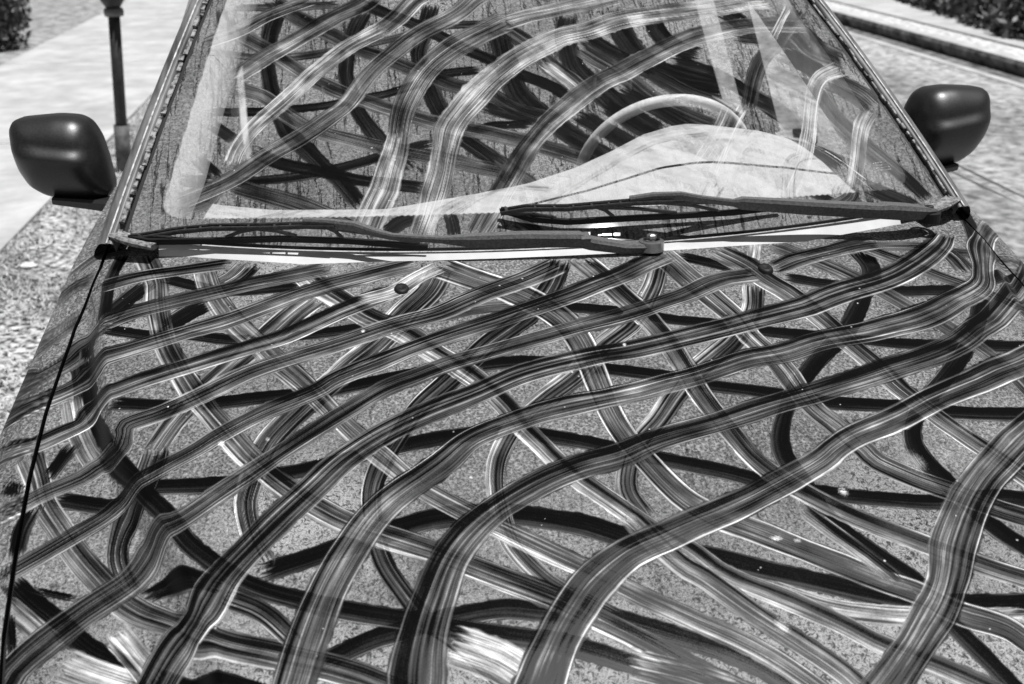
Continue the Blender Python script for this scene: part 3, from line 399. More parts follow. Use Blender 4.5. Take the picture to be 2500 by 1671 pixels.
GLASS_MARKS=[
('M',[(-0.55,0.604,0.021),(-0.463,0.604,0.024),(-0.349,0.61,0.021)]),
('M',[(-0.596,0.467,0.021),(-0.524,0.454,0.019),(-0.451,0.452,0.021),(-0.368,0.469,0.021),(-0.272,0.497,0.019),(-0.209,0.52,0.019),(-0.159,0.538,0.021),(-0.059,0.544,0.019)]),
('D',[(-0.583,0.3,0.019),(-0.499,0.305,0.021),(-0.401,0.32,0.019),(-0.341,0.335,0.019),(-0.294,0.347,0.019),(-0.224,0.373,0.019),(-0.169,0.403,0.022),(-0.09,0.414,0.021)]),
('D',[(-0.535,0.136,0.017),(-0.46,0.147,0.019),(-0.388,0.164,0.02),(-0.3,0.196,0.019),(-0.227,0.224,0.017),(-0.196,0.234,0.019)]),
('D',[(-0.124,0.258,0.019),(-0.073,0.271,0.019),(-0.015,0.273,0.019)]),
('D',[(-0.096,0.318,0.025),(-0.055,0.3,0.024),(-0.001,0.277,0.022)]),
('D',[(-0.469,0.587,0.031),(-0.481,0.525,0.03),(-0.486,0.45,0.028),(-0.481,0.388,0.027),(-0.474,0.337,0.029),(-0.459,0.285,0.03),(-0.442,0.245,0.033),(-0.417,0.215,0.033),(-0.389,0.177,0.032),(-0.361,0.147,0.032),(-0.326,0.093,0.03)]),
('D',[(-0.302,0.587,0.033),(-0.322,0.531,0.03),(-0.341,0.426,0.027),(-0.337,0.373,0.028),(-0.326,0.322,0.029),(-0.306,0.273,0.029),(-0.285,0.236,0.031),(-0.236,0.177,0.03)]),
('D',[(-0.171,0.6,0.031),(-0.19,0.518,0.029),(-0.205,0.452,0.029),(-0.191,0.371,0.032),(-0.176,0.311,0.031),(-0.148,0.253,0.033),(-0.095,0.194,0.032),(-0.057,0.142,0.033)]),
('D',[(-0.048,0.525,0.04),(-0.041,0.431,0.04),(-0.029,0.35,0.041),(-0.003,0.307,0.045),(0.025,0.279,0.043),(0.072,0.221,0.042),(0.096,0.172,0.04)]),
('D',[(0.092,0.559,0.036),(0.08,0.501,0.038),(0.083,0.435,0.039),(0.096,0.392,0.043),(0.123,0.352,0.046),(0.161,0.296,0.045),(0.214,0.236,0.043)]),
('D',[(0.185,0.576,0.046),(0.197,0.491,0.046),(0.224,0.422,0.049),(0.288,0.371,0.049),(0.365,0.343,0.05)]),
('D',[(0.262,0.585,0.035),(0.266,0.501,0.039),(0.298,0.456,0.042),(0.333,0.433,0.042)]),
('D',[(-0.177,0.078,0.02),(-0.171,0.025,0.021)]),
('D',[(-0.288,0.033,0.024),(-0.259,0.057,0.025),(-0.23,0.072,0.027)]),
('M',[(-0.578,0.561,0.037),(-0.54,0.518,0.037),(-0.492,0.478,0.036),(-0.455,0.441,0.034),(-0.415,0.403,0.034),(-0.385,0.382,0.034),(-0.341,0.352,0.033),(-0.28,0.322,0.033),(-0.222,0.296,0.031),(-0.179,0.279,0.033),(-0.088,0.251,0.033),(-0.027,0.23,0.032),(0.011,0.213,0.032),(0.081,0.179,0.03)]),
('M',[(-0.479,0.629,0.038),(-0.447,0.587,0.039),(-0.405,0.548,0.037),(-0.366,0.518,0.037),(-0.321,0.478,0.036),(-0.276,0.454,0.036),(-0.215,0.416,0.034),(-0.155,0.379,0.036),(-0.111,0.36,0.033),(-0.078,0.347,0.032),(-0.039,0.311,0.032),(0.019,0.283,0.034)]),
('D',[(-0.3,0.608,0.031),(-0.253,0.576,0.029),(-0.177,0.523,0.029),(-0.117,0.473,0.028),(-0.07,0.439,0.026),(-0.04,0.412,0.028),(0.03,0.369,0.026),(0.072,0.328,0.025)]),
('M',[(-0.541,0.365,0.035),(-0.49,0.339,0.034),(-0.446,0.294,0.033),(-0.417,0.271,0.031),(-0.373,0.251,0.033),(-0.286,0.224,0.033),(-0.234,0.209,0.031),(-0.169,0.191,0.031),(-0.073,0.162,0.031)]),
('D',[(-0.506,0.206,0.027),(-0.46,0.181,0.026),(-0.388,0.164,0.024),(-0.317,0.147,0.024),(-0.218,0.13,0.024)]),
('M',[(-0.54,0.127,0.035),(-0.474,0.106,0.035),(-0.419,0.087,0.036),(-0.363,0.059,0.034),(-0.34,0.046,0.033)]),
('D',[(-0.604,0.185,0.024),(-0.569,0.144,0.025)]),
('D',[(-0.58,0.266,0.025),(-0.539,0.232,0.023)]),
('D',[(-0.627,0.132,0.026),(-0.579,0.132,0.028)]),
('M',[(-0.04,0.533,0.037),(0.009,0.476,0.038),(0.038,0.422,0.036),(0.077,0.371,0.036),(0.096,0.343,0.035)]),
('L',[(0.032,0.426,0.025),(0.063,0.386,0.025),(0.089,0.347,0.023)]),
('D',[(0.122,0.495,0.037),(0.169,0.448,0.037),(0.226,0.394,0.036),(0.284,0.35,0.037),(0.351,0.326,0.036)]),
('M',[(0.104,0.465,0.038),(0.16,0.403,0.036),(0.221,0.324,0.034),(0.284,0.271,0.034),(0.327,0.243,0.034)]),
('M',[(0.226,0.39,0.036),(0.294,0.33,0.034),(0.365,0.285,0.036)]),
('D',[(0.166,0.35,0.034),(0.222,0.298,0.032),(0.276,0.247,0.035),(0.33,0.204,0.032)]),
('D',[(0.128,0.311,0.034),(0.183,0.253,0.034),(0.221,0.224,0.035),(0.281,0.179,0.032)]),
('D',[(0.079,0.29,0.036),(0.16,0.213,0.033),(0.212,0.164,0.033),(0.269,0.121,0.031)]),
('D',[(0.046,0.247,0.032),(0.125,0.183,0.03),(0.154,0.157,0.03)]),
('M',[(-0.087,0.198,0.025),(-0.028,0.134,0.024),(0.009,0.089,0.026)]),
('D',[(0.277,0.418,0.033),(0.352,0.379,0.031),(0.409,0.32,0.032),(0.46,0.251,0.029),(0.513,0.202,0.032)]),
('M',[(0.403,0.32,0.039),(0.463,0.26,0.037),(0.491,0.181,0.035),(0.539,0.117,0.036)]),
('D',[(0.409,0.565,0.043),(0.435,0.538,0.043),(0.478,0.456,0.039)]),
('M',[(0.424,0.491,0.047),(0.517,0.463,0.048),(0.584,0.446,0.048)]),
('M',[(0.471,0.377,0.038),(0.505,0.345,0.038),(0.53,0.324,0.038)]),
('D',[(0.505,0.424,0.046),(0.551,0.379,0.043),(0.574,0.341,0.043)]),
('M',[(0.542,0.305,0.043),(0.559,0.238,0.04),(0.59,0.17,0.041),(0.623,0.117,0.04)]),
('M',[(0.518,0.538,0.06),(0.558,0.48,0.057),(0.578,0.426,0.057),(0.623,0.39,0.056)]),
('M',[(0.587,0.335,0.054),(0.626,0.292,0.052),(0.65,0.251,0.047)]),
('M',[(0.602,0.155,0.032),(0.643,0.089,0.029),(0.677,0.027,0.027)]),
('D',[(0.651,0.076,0.023),(0.679,0.014,0.023)]),
('D',[(0.58,0.059,0.031),(0.616,0.031,0.032),(0.653,0.001,0.029)]),
('D',[(0.463,0.074,0.02),(0.503,0.042,0.018)]),
('M',[(0.401,0.285,0.028),(0.435,0.369,0.029),(0.469,0.422,0.034),(0.531,0.493,0.035),(0.58,0.557,0.036)]),
('M',[(-0.067,0.057,0.029),(-0.027,0.027,0.027)]),
('M',[(-0.629,0.07,0.029),(-0.585,0.091,0.029),(-0.565,0.13,0.025)]),
('M',[(-0.578,0.6,0.02),(-0.57,0.55,0.023),(-0.547,0.523,0.027)]),
('A',[(-0.603,0.493,0.031),(-0.541,0.533,0.033),(-0.489,0.576,0.031),(-0.405,0.627,0.033)]),
('A',[(-0.547,0.392,0.033),(-0.492,0.45,0.037),(-0.429,0.508,0.038),(-0.367,0.563,0.04),(-0.301,0.614,0.041),(-0.283,0.634,0.037)]),
('L',[(-0.545,0.177,0.026),(-0.533,0.217,0.026),(-0.503,0.271,0.03),(-0.46,0.328,0.032),(-0.399,0.409,0.032),(-0.336,0.482,0.035),(-0.287,0.52,0.038),(-0.271,0.531,0.039)]),
('A',[(-0.271,0.531,0.038),(-0.237,0.57,0.037),(-0.202,0.621,0.038),(-0.182,0.636,0.041)]),
('A',[(-0.627,0.083,0.03),(-0.545,0.138,0.031),(-0.49,0.191,0.033),(-0.431,0.241,0.032),(-0.372,0.296,0.033),(-0.341,0.33,0.031),(-0.292,0.414,0.033),(-0.209,0.51,0.037),(-0.124,0.576,0.039),(-0.088,0.617,0.041),(-0.07,0.632,0.042)]),
('A',[(-0.254,0.243,0.035),(-0.239,0.318,0.038),(-0.196,0.412,0.044),(-0.149,0.465,0.049),(-0.103,0.501,0.053),(-0.032,0.548,0.054)]),
('L',[(-0.319,0.044,0.048),(-0.28,0.147,0.046),(-0.26,0.217,0.041),(-0.251,0.256,0.037)]),
('L',[(-0.032,0.548,0.039),(0.036,0.572,0.038),(0.14,0.6,0.043),(0.199,0.619,0.043)]),
('L',[(-0.231,0.023,0.036),(-0.198,0.121,0.042),(-0.174,0.215,0.047),(-0.158,0.275,0.051),(-0.115,0.339,0.054),(-0.065,0.399,0.05),(-0.012,0.448,0.051),(0.058,0.491,0.05),(0.126,0.516,0.049),(0.2,0.546,0.049),(0.306,0.563,0.05),(0.415,0.578,0.05),(0.515,0.595,0.052)]),
('A',[(-0.132,0.031,0.036),(-0.089,0.108,0.04),(-0.059,0.157,0.037),(-0.03,0.211,0.035),(0.015,0.268,0.038),(0.066,0.32,0.042),(0.138,0.377,0.042),(0.211,0.418,0.044),(0.285,0.461,0.045),(0.36,0.491,0.045),(0.471,0.514,0.044),(0.58,0.506,0.045)]),
('L',[(0.614,0.365,0.041),(0.564,0.343,0.034),(0.531,0.288,0.029),(0.5,0.204,0.028),(0.465,0.127,0.028),(0.431,0.074,0.027)]),
('L',[(0.639,0.243,0.032),(0.607,0.204,0.03),(0.577,0.13,0.028),(0.552,0.07,0.028)]),
('A',[(0.552,0.07,0.024),(0.537,0.046,0.026),(0.506,0.033,0.027)]),
('L',[(0.296,0.125,0.019),(0.358,0.238,0.019),(0.391,0.285,0.02)]),
('A',[(0.367,0.283,0.034),(0.318,0.206,0.033),(0.275,0.151,0.031)]),
('L',[(0.495,0.465,0.014),(0.52,0.506,0.014),(0.561,0.57,0.015)])]

STY = {  # base, broad streak, fine streak, edge(+), edge(-), ramp toward -, opacity
    'A': (.25, .23, .20, .24, .42, .13, .95),
    'B': (.30, .22, .23, .68, .40, .22, .94),
    'C': (.20, .22, .24, .36, .50, .14, .95),
    'D': (.03, .05, .06, .26, .40, .13, .985),
    'M': (.25, .12, .16, .2, .25, .06, .94),
    'L': (.60, .24, .20, .35, .35, .0, .86),
}
STYG = {
    'A': (.32, .12, .12, .22, .28, .06, .93),
    'D': (.08, .06, .06, .12, .12, .04, .97),
    'M': (.22, .08, .10, .22, .15, .06, .93),
    'L': (.53, .14, .14, .22, .22, .0, .88),
    'C': (.2, .1, .1, .2, .2, 0, .9), 'B': (.3, .2, .2, .3, .3, 0, .9),
}
def resample(pts, step=.012):
    P = np.array(pts, float)
    if len(P) == 2: P = np.array([P[0], (P[0] + P[1]) / 2, P[1]])
    ext = np.vstack([2 * P[0] - P[1], P, 2 * P[-1] - P[-2]]); ext[0, 2] = P[0, 2]; ext[-1, 2] = P[-1, 2]
    out = []
    for i in range(1, len(ext) - 2):
        a, b, c, d = ext[i - 1:i + 3]
        n = max(2, int(np.hypot(*(c - b)[:2]) / step) + 1)
        t = np.linspace(0, 1, n, endpoint=False)[:, None]
        out.append(.5 * (2 * b + (c - a) * t + (2 * a - 5 * b + 4 * c - d) * t * t + (3 * b - a - 3 * c + d) * t ** 3))
    out.append(ext[-2][None])
    return np.vstack(out)
def tab2(tab, a, b):
    n, k = tab.shape
    a = np.clip(a, 0, 1) * (n - 1.001); b = np.clip(b, 0, 1) * (k - 1.001)
    i = a.astype(int); j = b.astype(int); fa = a - i; fb = b - j
    return (tab[i, j] * (1 - fa) + tab[i + 1, j] * fa) * (1 - fb) + (tab[i, j + 1] * (1 - fa) + tab[i + 1, j + 1] * fa) * fb
WK = {'A': 1.12, 'B': 1.2, 'C': 1.15, 'D': 1.08, 'M': 1.1, 'L': 1.1}
def bake(X, Y, marks, sty, glints_specks=()):
    shp = X.shape; X = X.ravel(); Y = Y.ravel()
    tone = np.full(X.shape, .4); mask = np.zeros(X.shape); MU = np.zeros(X.shape); MV = np.zeros(X.shape)
    for st, pts in marks:
        base, a1, a2, ep, em, ramp, op = sty[st]
        P = resample(pts); W = np.clip(P[:, 2] * WK.get(st, 1.), .008, .15); P = P[:, :2]
        seg = P[1:] - P[:-1]; ln = np.hypot(seg[:, 0], seg[:, 1]) + 1e-9; cum = np.concatenate([[0], np.cumsum(ln)])
        wm = W.max() * .75
        sel = np.where((X > P[:, 0].min() - wm) & (X < P[:, 0].max() + wm) & (Y > P[:, 1].min() - wm) & (Y < P[:, 1].max() + wm))[0]
        if len(sel) == 0: continue
        xs = X[sel]; ys = Y[sel]; best = np.full(len(sel), 9.); bq = np.full(len(sel), 9.); bs = np.zeros(len(sel))
        for i in range(len(seg)):
            r_ = wm + ln[i]
            ss = np.where((np.abs(xs - P[i, 0]) < r_) & (np.abs(ys - P[i, 1]) < r_))[0]
            if len(ss) == 0: continue
            dx = xs[ss] - P[i, 0]; dy = ys[ss] - P[i, 1]
            t = (dx * seg[i, 0] + dy * seg[i, 1]) / ln[i] ** 2; tc = np.clip(t, 0, 1)
            ex = dx - tc * seg[i, 0]; ey = dy - tc * seg[i, 1]; d = np.hypot(ex, ey)
            better = d < best[ss]; k = ss[better]
            best[k] = d[better]
            sgn = np.sign(seg[i, 0] * dy - seg[i, 1] * dx)[better]
            wl = W[i] + (W[i + 1] - W[i]) * tc[better]
            bq[k] = sgn * d[better] / (wl / 2); bs[k] = cum[i] + (t if i in (0, len(seg) - 1) else tc)[better] * ln[i]
        Lt = cum[-1]; ns = max(3, int(Lt / .05) + 2)
        wob = RNG.normal(0, .035, ns); q = bq * (1 + np.interp(bs, np.linspace(0, Lt, ns), wob)) + np.interp(bs, np.linspace(0, Lt, ns), RNG.normal(0, .04, ns))
        nh = int(Lt / .007) + 3; hs = np.linspace(0, Lt, nh); aq = np.abs(q) * (1 + np.where(q > 0, np.interp(bs, hs, RNG.normal(0, .035, nh)), np.interp(bs, hs, RNG.normal(0, .035, nh)))); k = np.where(aq < 1.25)[0]
        if len(k) == 0: continue
        MUk = q[k] * np.median(W) / 2; q = q[k]; aq = aq[k]; s = bs[k] / Lt; sm = bs[k]; g = sel[k]; qq = np.clip(q * .46 + .5, 0, 1)
        def T(nq, cl, bl=1):
            t_ = RNG.normal(0, 1, (max(3, int(Lt / cl) + 2), nq)); c_ = RNG.normal(0, 1, nq)[None]
            return t_ * .55 + c_ * .95
        nf = int(np.median(W) / .0011)
        v = base + a1 * .5 * tab2(T(7, .07), s, qq) + a2 * .42 * tab2(T(nf // 2 + 3, .10), s, qq)
        fine = tab2(T(nf + 4, .16), s, qq); crisp = np.tanh(fine * 1.6); v = v + a2 * .42 * crisp + a2 * .9 * np.clip(fine - .9, 0, 1.5)
        v = v + .06 * tab2(RNG.normal(0, 1, (max(3, int(Lt / .03)), 5)), s, qq) * (base / .3)
        v = v + ramp * np.clip(-q, -.6, 1) + .05 * np.interp(sm, np.linspace(0, Lt, ns), RNG.normal(0, 1, ns)) * (base / .3)
        e1 = np.clip(.65 + .5 * np.interp(sm, np.linspace(0, Lt, ns), RNG.normal(0, 1, ns)), 0, 1.2)
        e2 = np.clip(.65 + .5 * np.interp(sm, np.linspace(0, Lt, ns), RNG.normal(0, 1, ns)), 0, 1.2)
        v = v + ep * e1 * np.exp(-((q - .90) / .055) ** 2) + em * e2 * np.exp(-((q + .91) / .055) ** 2)
        under = np.where(mask[g] > .5, np.clip(.36 - tone[g], 0, .36), 0)
        v = v - under * (.28 if st == 'A' else .35 if st == 'B' else .2)
        v = np.clip(v, .02, .98)
        edge = 1 - sst(.95, 1.06, aq)
        endn = tab2(RNG.normal(0, .006, (2, 24)), s, qq)
        ends = sst(-.004, .012, sm + endn) * sst(-.004, .012, Lt - sm + endn)
        al = edge * ends * op
        tone[g] = tone[g] * (1 - al) + v * al if False else np.where(mask[g] > .01, tone[g] * (1 - al) + v * al, v)
        mask[g] = mask[g] + (1 - mask[g]) * al
        top = al > .3; MU[g[top]] = MUk[top] + 7.3 * len(P) % 5; MV[g[top]] = sm[top] + len(P) * .37
    for (sx, sy, rx, ry, amt) in glints_specks:
        rr = np.hypot((X - sx) / rx, (Y - sy) / ry); k = np.where(rr < 1.6)[0]
        n_ = RNG.normal(0, 1, len(k)); al = np.clip((.95 - rr[k]) * 1.8 + .22 * n_, 0, 1) * amt
        tone[k] = tone[k] * (1 - al) + .97 * al; mask[k] = np.maximum(mask[k], al)
    return tone.reshape(shp), mask.reshape(shp), MU.reshape(shp), MV.reshape(shp)

# ================================================================== GROUND AND STREET
def flat(name, x0, x1, y0, y1, z, mat, kind='structure'):
    o = mesh_obj(name, [(x0, y0, z), (x1, y0, z), (x1, y1, z), (x0, y1, z)], [(0, 1, 2, 3)], mat); o['kind'] = kind; return o
M_SOIL = plain('dry soil', .20, .95, .1, .12, 14)
M_ASPH = plain('sun bleached asphalt', .28, .9, .2, .18, 14, n_lo=.34, n_hi=.66, detail=15, stretch=(1, 1, 1))
M_CONC = plain('pale concrete', .42, .85, .2, .07, 5, n_lo=.3, n_hi=.7, detail=12, bump=.05)
M_CONCSHADE = plain('shaded concrete', .12, .9, .2, .09, 9, detail=10)
M_GUTTER = plain('gutter grit', .13, .95, .1, .10, 11, detail=10)
M_VERGE = plain('dry verge', .27, .95, .1, .24, 38, n_lo=.40, n_hi=.62, detail=15)
M_TAR = plain('tar seam', .13, .8, .2, .05, 8)
M_STRIP = plain('kerb side strip', .46, .9, .2, .22, 16, detail=10)
def streaky(m_, lo, hi, st=(1, .05, 1), sc_=1.1):
    nt = m_.node_tree; b = nt.nodes['Principled BSDF']; src = b.inputs['Base Color'].links[0].from_socket
    tc = node(nt, 'TexCoord'); mp = node(nt, 'Mapping'); mp.inputs['Scale'].default_value = st
    no = node(nt, 'TexNoise', Scale=sc_, Detail=4, Roughness=.6); nt.links.new(tc.outputs['Object'], mp.inputs[0]); nt.links.new(mp.outputs[0], no.inputs['Vector'])
    mr = node(nt, 'MapRange'); mr.inputs[1].default_value = .38; mr.inputs[2].default_value = .62; mr.inputs[3].default_value = lo; mr.inputs[4].default_value = hi
    nt.links.new(no.outputs[0], mr.inputs[0]); mu = node(nt, 'Math', operation='MULTIPLY'); nt.links.new(src, mu.inputs[0]); nt.links.new(mr.outputs[0], mu.inputs[1])
    nt.links.new(mu.outputs[0], b.inputs['Base Color'])
streaky(M_ASPH, .55, 1.2); streaky(M_VERGE, .5, 1.2, (1, .6, 1), 3.5); streaky(M_CONC, .82, 1.04, (1, 1, 1), 2.2)
flat('ground', -600, 600, -300, 900, -.02, M_SOIL)
flat('road', -1.05, 5.08, -12, 80, 0, M_ASPH)
def slabs(name, xs, ys, z0, z1, mat, bev=.006):
    b = MB()
    for (x0, x1) in xs:
        for (y0, y1) in ys: b.box((x0 + bev, y0 + bev, z0), (x1 - bev, y1 - bev, z1))
    o = b.build(name, mat); o['kind'] = 'structure'; return o
ysl = [(-12 + 3.48 * k - .04, -12 + 3.48 * (k + 1) - .04) for k in range(26)]
slabs('sidewalk', [(-3.5, -1.91)], ysl, -.01, .13, M_CONC)
slabs('far_sidewalk', [(5.74, 7.6)], ysl, -.01, .128, M_CONC)
slabs('near_kerb', [(-1.2, -1.05)], ysl, -.01, .135, M_CONC)
kb = MB(); kb.bar([(5.33, y, .065) for y in np.linspace(-12, 80, 60)], .17, .13); o = kb.build('far_kerb', M_CONC); o['kind'] = 'structure'
o.data.materials.append(M_CONCSHADE)
for p in o.data.polygons:
    if abs(p.normal.x) > .8: p.material_index = 1  # upright kerb faces darkened in colour to stand for their shade
flat('kerb_strip', 5.415, 5.70, -12, 80, .122, M_STRIP)
flat('strip_seam', 5.70, 5.745, -12, 80, .112, M_GUTTER)
flat('gutter', 5.075, 5.25, -12, 80, .005, M_GUTTER)
flat('gutter_edge', 4.98, 5.075, -12, 80, .006, M_CONC)
flat('verge', -1.91, -1.2, -12, 80, .118, M_VERGE)
flat('planting_bed', -30, -3.5, -12, 80, .11, plain('mulch', .25, .95, .1, .14, 9, detail=12))
flat('far_planting_bed', 7.6, 40, -12, 80, .11, plain('leaf mould', .10, .95, .1, .07, 12, detail=10))
for xx, ww in ((3.06, .02), (3.16, .025)):
    b = MB(); pts = [(xx + .012 * math.sin(y * 2.1 + xx * 9), y) for y in np.linspace(1.5, 9.5, 40)]
    b.add([(x_ + sgn * ww * (.6 + .4 * math.sin(y_ * 5)), y_, .005) for x_, y_ in pts for sgn in (-.5, .5)],
          [(2 * i, 2 * i + 1, 2 * i + 3, 2 * i + 2) for i in range(39)])
    o = b.build('tar_seam', M_TAR); o['kind'] = 'structure'

# verge grass: short dry blades
n = 42000
gx = RNG.uniform(-1.93, -1.18, n); gy = RNG.uniform(-.5, 9, n)
cl = np.sin(gx * 9 + np.sin(gy * 3)) * np.sin(gy * 7 + gx * 4) + RNG.normal(0, .5, n)
keep = cl > -.1; gx = gx[keep]; gy = gy[keep]; n = len(gx)
an = RNG.uniform(0, 2 * np.pi, n); hh = RNG.uniform(.006, .022, n); wd = RNG.uniform(.002, .005, n); ln_ = RNG.uniform(.01, .035, n)
V = np.zeros((n, 3, 3)); ca, sa = np.cos(an), np.sin(an)
V[:, 0] = np.stack([gx - sa * wd, gy + ca * wd, np.full(n, .116)], -1); V[:, 1] = np.stack([gx + sa * wd, gy - ca * wd, np.full(n, .116)], -1)
V[:, 2] = np.stack([gx + ca * ln_, gy + sa * ln_, .118 + hh], -1)
o = mesh_obj('dry_grass', V.reshape(-1, 3), np.arange(3 * n).reshape(-1, 3), plain('straw grass', .42, .8, .2, .25, 30))
tag(o, 'short dry grass and grit growing along the verge beside the car', 'grass', kind='stuff')

def stone(x, y, s, label):
    V = []; F = []; rn = random.Random(int(x * 999))
    n_, k_ = 7, 10
    for i in range(n_ + 1):
        th = math.pi * i / n_
        for j in range(k_):
            ph = 2 * math.pi * j / k_; r_ = s * (1 + rn.uniform(-.16, .16))
            V.append((r_ * 1.3 * math.sin(th) * math.cos(ph), r_ * math.sin(th) * math.sin(ph), .55 * r_ * math.cos(th)))
    for i in range(n_):
        for j in range(k_): F.append((i * k_ + j, i * k_ + (j + 1) % k_, (i + 1) * k_ + (j + 1) % k_, (i + 1) * k_ + j))
    o = mesh_obj('stone', V, F, plain('pale stone', .6, .8, .2, .1, 60), loc=(x, y, .118 + s * .4)); tag(o, label, 'stone', 'stones lying in the verge')
stone(-1.735, 2.83, .026, 'pale stone lying alone in the dry verge left of the fender')
stone(-1.60, 2.1, .012, 'small pale pebble in the verge nearest the front of the car')

# parking meter post
pm = empty('parking_meter', (-1.665, 4.55, .118)); tag(pm, 'dark parking meter on a thin slightly leaning pole beside the sidewalk', 'parking meter')
M_POST = plain('black post enamel', .018, .5, .5, .01, 40)
tp = Vector((.058, 0, .85))
MB().tube([(0, 0, 0), tuple(tp)], .031, 16).build('pole', M_POST, pm, True)
b = MB(); b.tube([(0, 0, -.02), tuple(tp * .3)], .042, 16); b.build('base_sleeve', plain('grey sleeve', .085, .6, .4, .04, 30), pm, True)
b = MB(); b.lathe([(.02, -.02), (.048, -.02), (.052, 0), (.048, .02), (.03, .022)], tuple(tp), 20); b.build('collar', plain('collar', .12, .4, .5), pm, True)
b = MB(); b.lathe([(.035, .02), (.06, .06), (.082, .12), (.088, .22), (.085, .30), (.07, .36), (.04, .40), (.0, .41)], tuple(tp), 20)
hd = b.build('meter_head', M_POST, pm, True)
b = MB(); b.box((-.045 + tp.x, -.093, tp.z + .24), (.045 + tp.x, -.083, tp.z + .32)); b.build('display', M_LENS, hd)
b = MB(); b.box((-.012 + tp.x, -.093, tp.z + .14), (.012 + tp.x, -.083, tp.z + .20)); b.build('coin_slot', M_METAL, hd)

# shrubs
def leaves(n_, fn, size, seed):
    rg = np.random.default_rng(seed); V = np.zeros((n_, 4, 3))
    C = fn(rg, n_); a = rg.normal(0, 1, (n_, 3)); a /= np.linalg.norm(a, axis=1)[:, None]
    b_ = np.cross(a, rg.normal(0, 1, (n_, 3))); b_ /= np.linalg.norm(b_, axis=1)[:, None]
    s_ = (size * rg.uniform(.6, 1.3, n_))[:, None]
    V[:, 0] = C - a * s_; V[:, 1] = C + b_ * s_ * .45; V[:, 2] = C + a * s_; V[:, 3] = C - b_ * s_ * .45
    return V.reshape(-1, 3), np.arange(4 * n_).reshape(-1, 4)
M_LEAF = plain('dark leaves', .045, .5, .4, .025, 3); M_LEAF2 = plain('dusty leaves', .05, .5, .4, .03, 4)
M_STEM = plain('woody stem', .06, .9, .2, .02, 30)
def hedge_pts(rg, n_):
    k = rg.integers(0, 34, n_); cr = np.random.default_rng(5)
    cc = np.stack([-3.84 - .285 * np.linspace(-.3, 3, 34) - cr.uniform(0, .5, 34), 10 + np.linspace(-.3, 3, 34), cr.uniform(.2, 1.3, 34)], -1)
    d = rg.normal(0, 1, (n_, 3)); d /= np.linalg.norm(d, axis=1)[:, None]
    return cc[k] + d * (.38 * rg.uniform(.3, 1, n_) ** .4)[:, None]
sh = empty('hedge_shrub', (-4.6, 11.8, .11)); tag(sh, 'dark leafy shrub rising at the back left beside the sidewalk', 'shrub')
V, F = leaves(22000, hedge_pts, .04, 3); o = mesh_obj('foliage', V - np.array([-4.6, 11.8, .11]), F, M_LEAF, sh)
for k in range(7): MB().tube([(random.uniform(-.2, .2), -1 + k * .35, 0), (random.uniform(-.4, .4), -1 + k * .35 + random.uniform(-.2, .2), .9)], [.03, .012], 7).build('stem', M_STEM, sh)
def low_pts(rg, n_):
    k = rg.integers(0, 44, n_); cr = np.random.default_rng(9)
    yy = cr.uniform(8.6, 13.5, 44); xx = 6.62 + np.clip((yy - 9.6) * .17, -.1, 3) + np.where(np.arange(44) % 2, 0, 1) * cr.uniform(0, 1.7, 44)
    cc = np.stack([xx, yy, cr.uniform(.04, .25, 44)], -1)
    d = rg.normal(0, 1, (n_, 3)); d /= np.linalg.norm(d, axis=1)[:, None]
    return cc[k] + d * np.array([1.5, 1.5, .7]) * (.42 * rg.uniform(.3, 1, n_) ** .4)[:, None]
sh = empty('spreading_shrub', (8.2, 12, .11)); tag(sh, 'low dusty shrub spreading over the far sidewalk at top right', 'shrub')
V, F = leaves(46000, low_pts, .055, 4); mesh_obj('foliage', V - np.array([8.2, 12, .11]), F, M_LEAF2, sh)
for k in range(8): MB().tube([(random.uniform(-.6, .6), -1.5 + k * .5, 0), (random.uniform(-.9, .9), -1.5 + k * .5, .35)], [.025, .01], 7).build('stem', M_STEM, sh)

# ================================================================== THE CAR
car = empty('car', (0, 0, 0))
tag(car, 'dark dusty car parked by the verge, hood and windscreen covered in wiped finger marks', 'car')

def skirt(P, d=.012):
    """turn the rim of a sheet down so the panel has an edge"""
    def ring(P, A, top, ax):
        e = (P[-1:] if top else P[:1]) if ax == 0 else (P[:, -1:] if top else P[:, :1])
        e = e.copy()
        if e.shape[-1] == 3: e[..., 2] -= d
        return np.concatenate([P, e] if top else [e, P], ax)
    for ax in (0, 1):
        for top in (False, True): P = ring(P, None, top, ax)
    return P
def pad(Aa): return np.pad(Aa, 1, mode='edge')

# ---- hood
NR, NC = 1000, 1480
r_ = np.linspace(0, 1, NR) ** 1.08
u_ = np.linspace(-1, 1, NC)
yn = -1.10 + r_[:, None] * 1.10 + 0 * u_[None]
X = u_[None] * gap(yn)
yr = rear_y(X)
Y = -1.10 + (yr + 1.10) * r_[:, None]
X = u_[None] * (gap(Y) - .0015)
Z = hood_z(X, Y)
Z = Z + .0018 * np.sin(X * 5 + 1) * np.sin(Y * 7)
GLINTS_SPECKS = [(.385, -.62, .018, .022, .5), (.27, -.665, .008, .009, .8), (.16, -.73, .010, .005, .8), (.185, -.735, .006, .004, .7), (.13, -.845, .010, .014, .6), (.49, -.56, .016, .016, .3),  # this row: sun glints painted into the dust tone
       (-.52, -.5, .006, .006, .95), (-.46, -.50, .004, .005, .8), (-.2, -.60, .004, .004, .9), (.05, -.36, .004, .005, .9), (-.33, -.29, .004, .005, .9)]
for k in range(75):
    s_ = random.uniform(.0008, .0022); GLINTS_SPECKS.append((random.uniform(-.72, .72), random.uniform(-1.0, -.12), s_, s_, .9))
tone, mask, mu_, mv_ = bake(X, Y, HOOD_MARKS, STY, GLINTS_SPECKS)
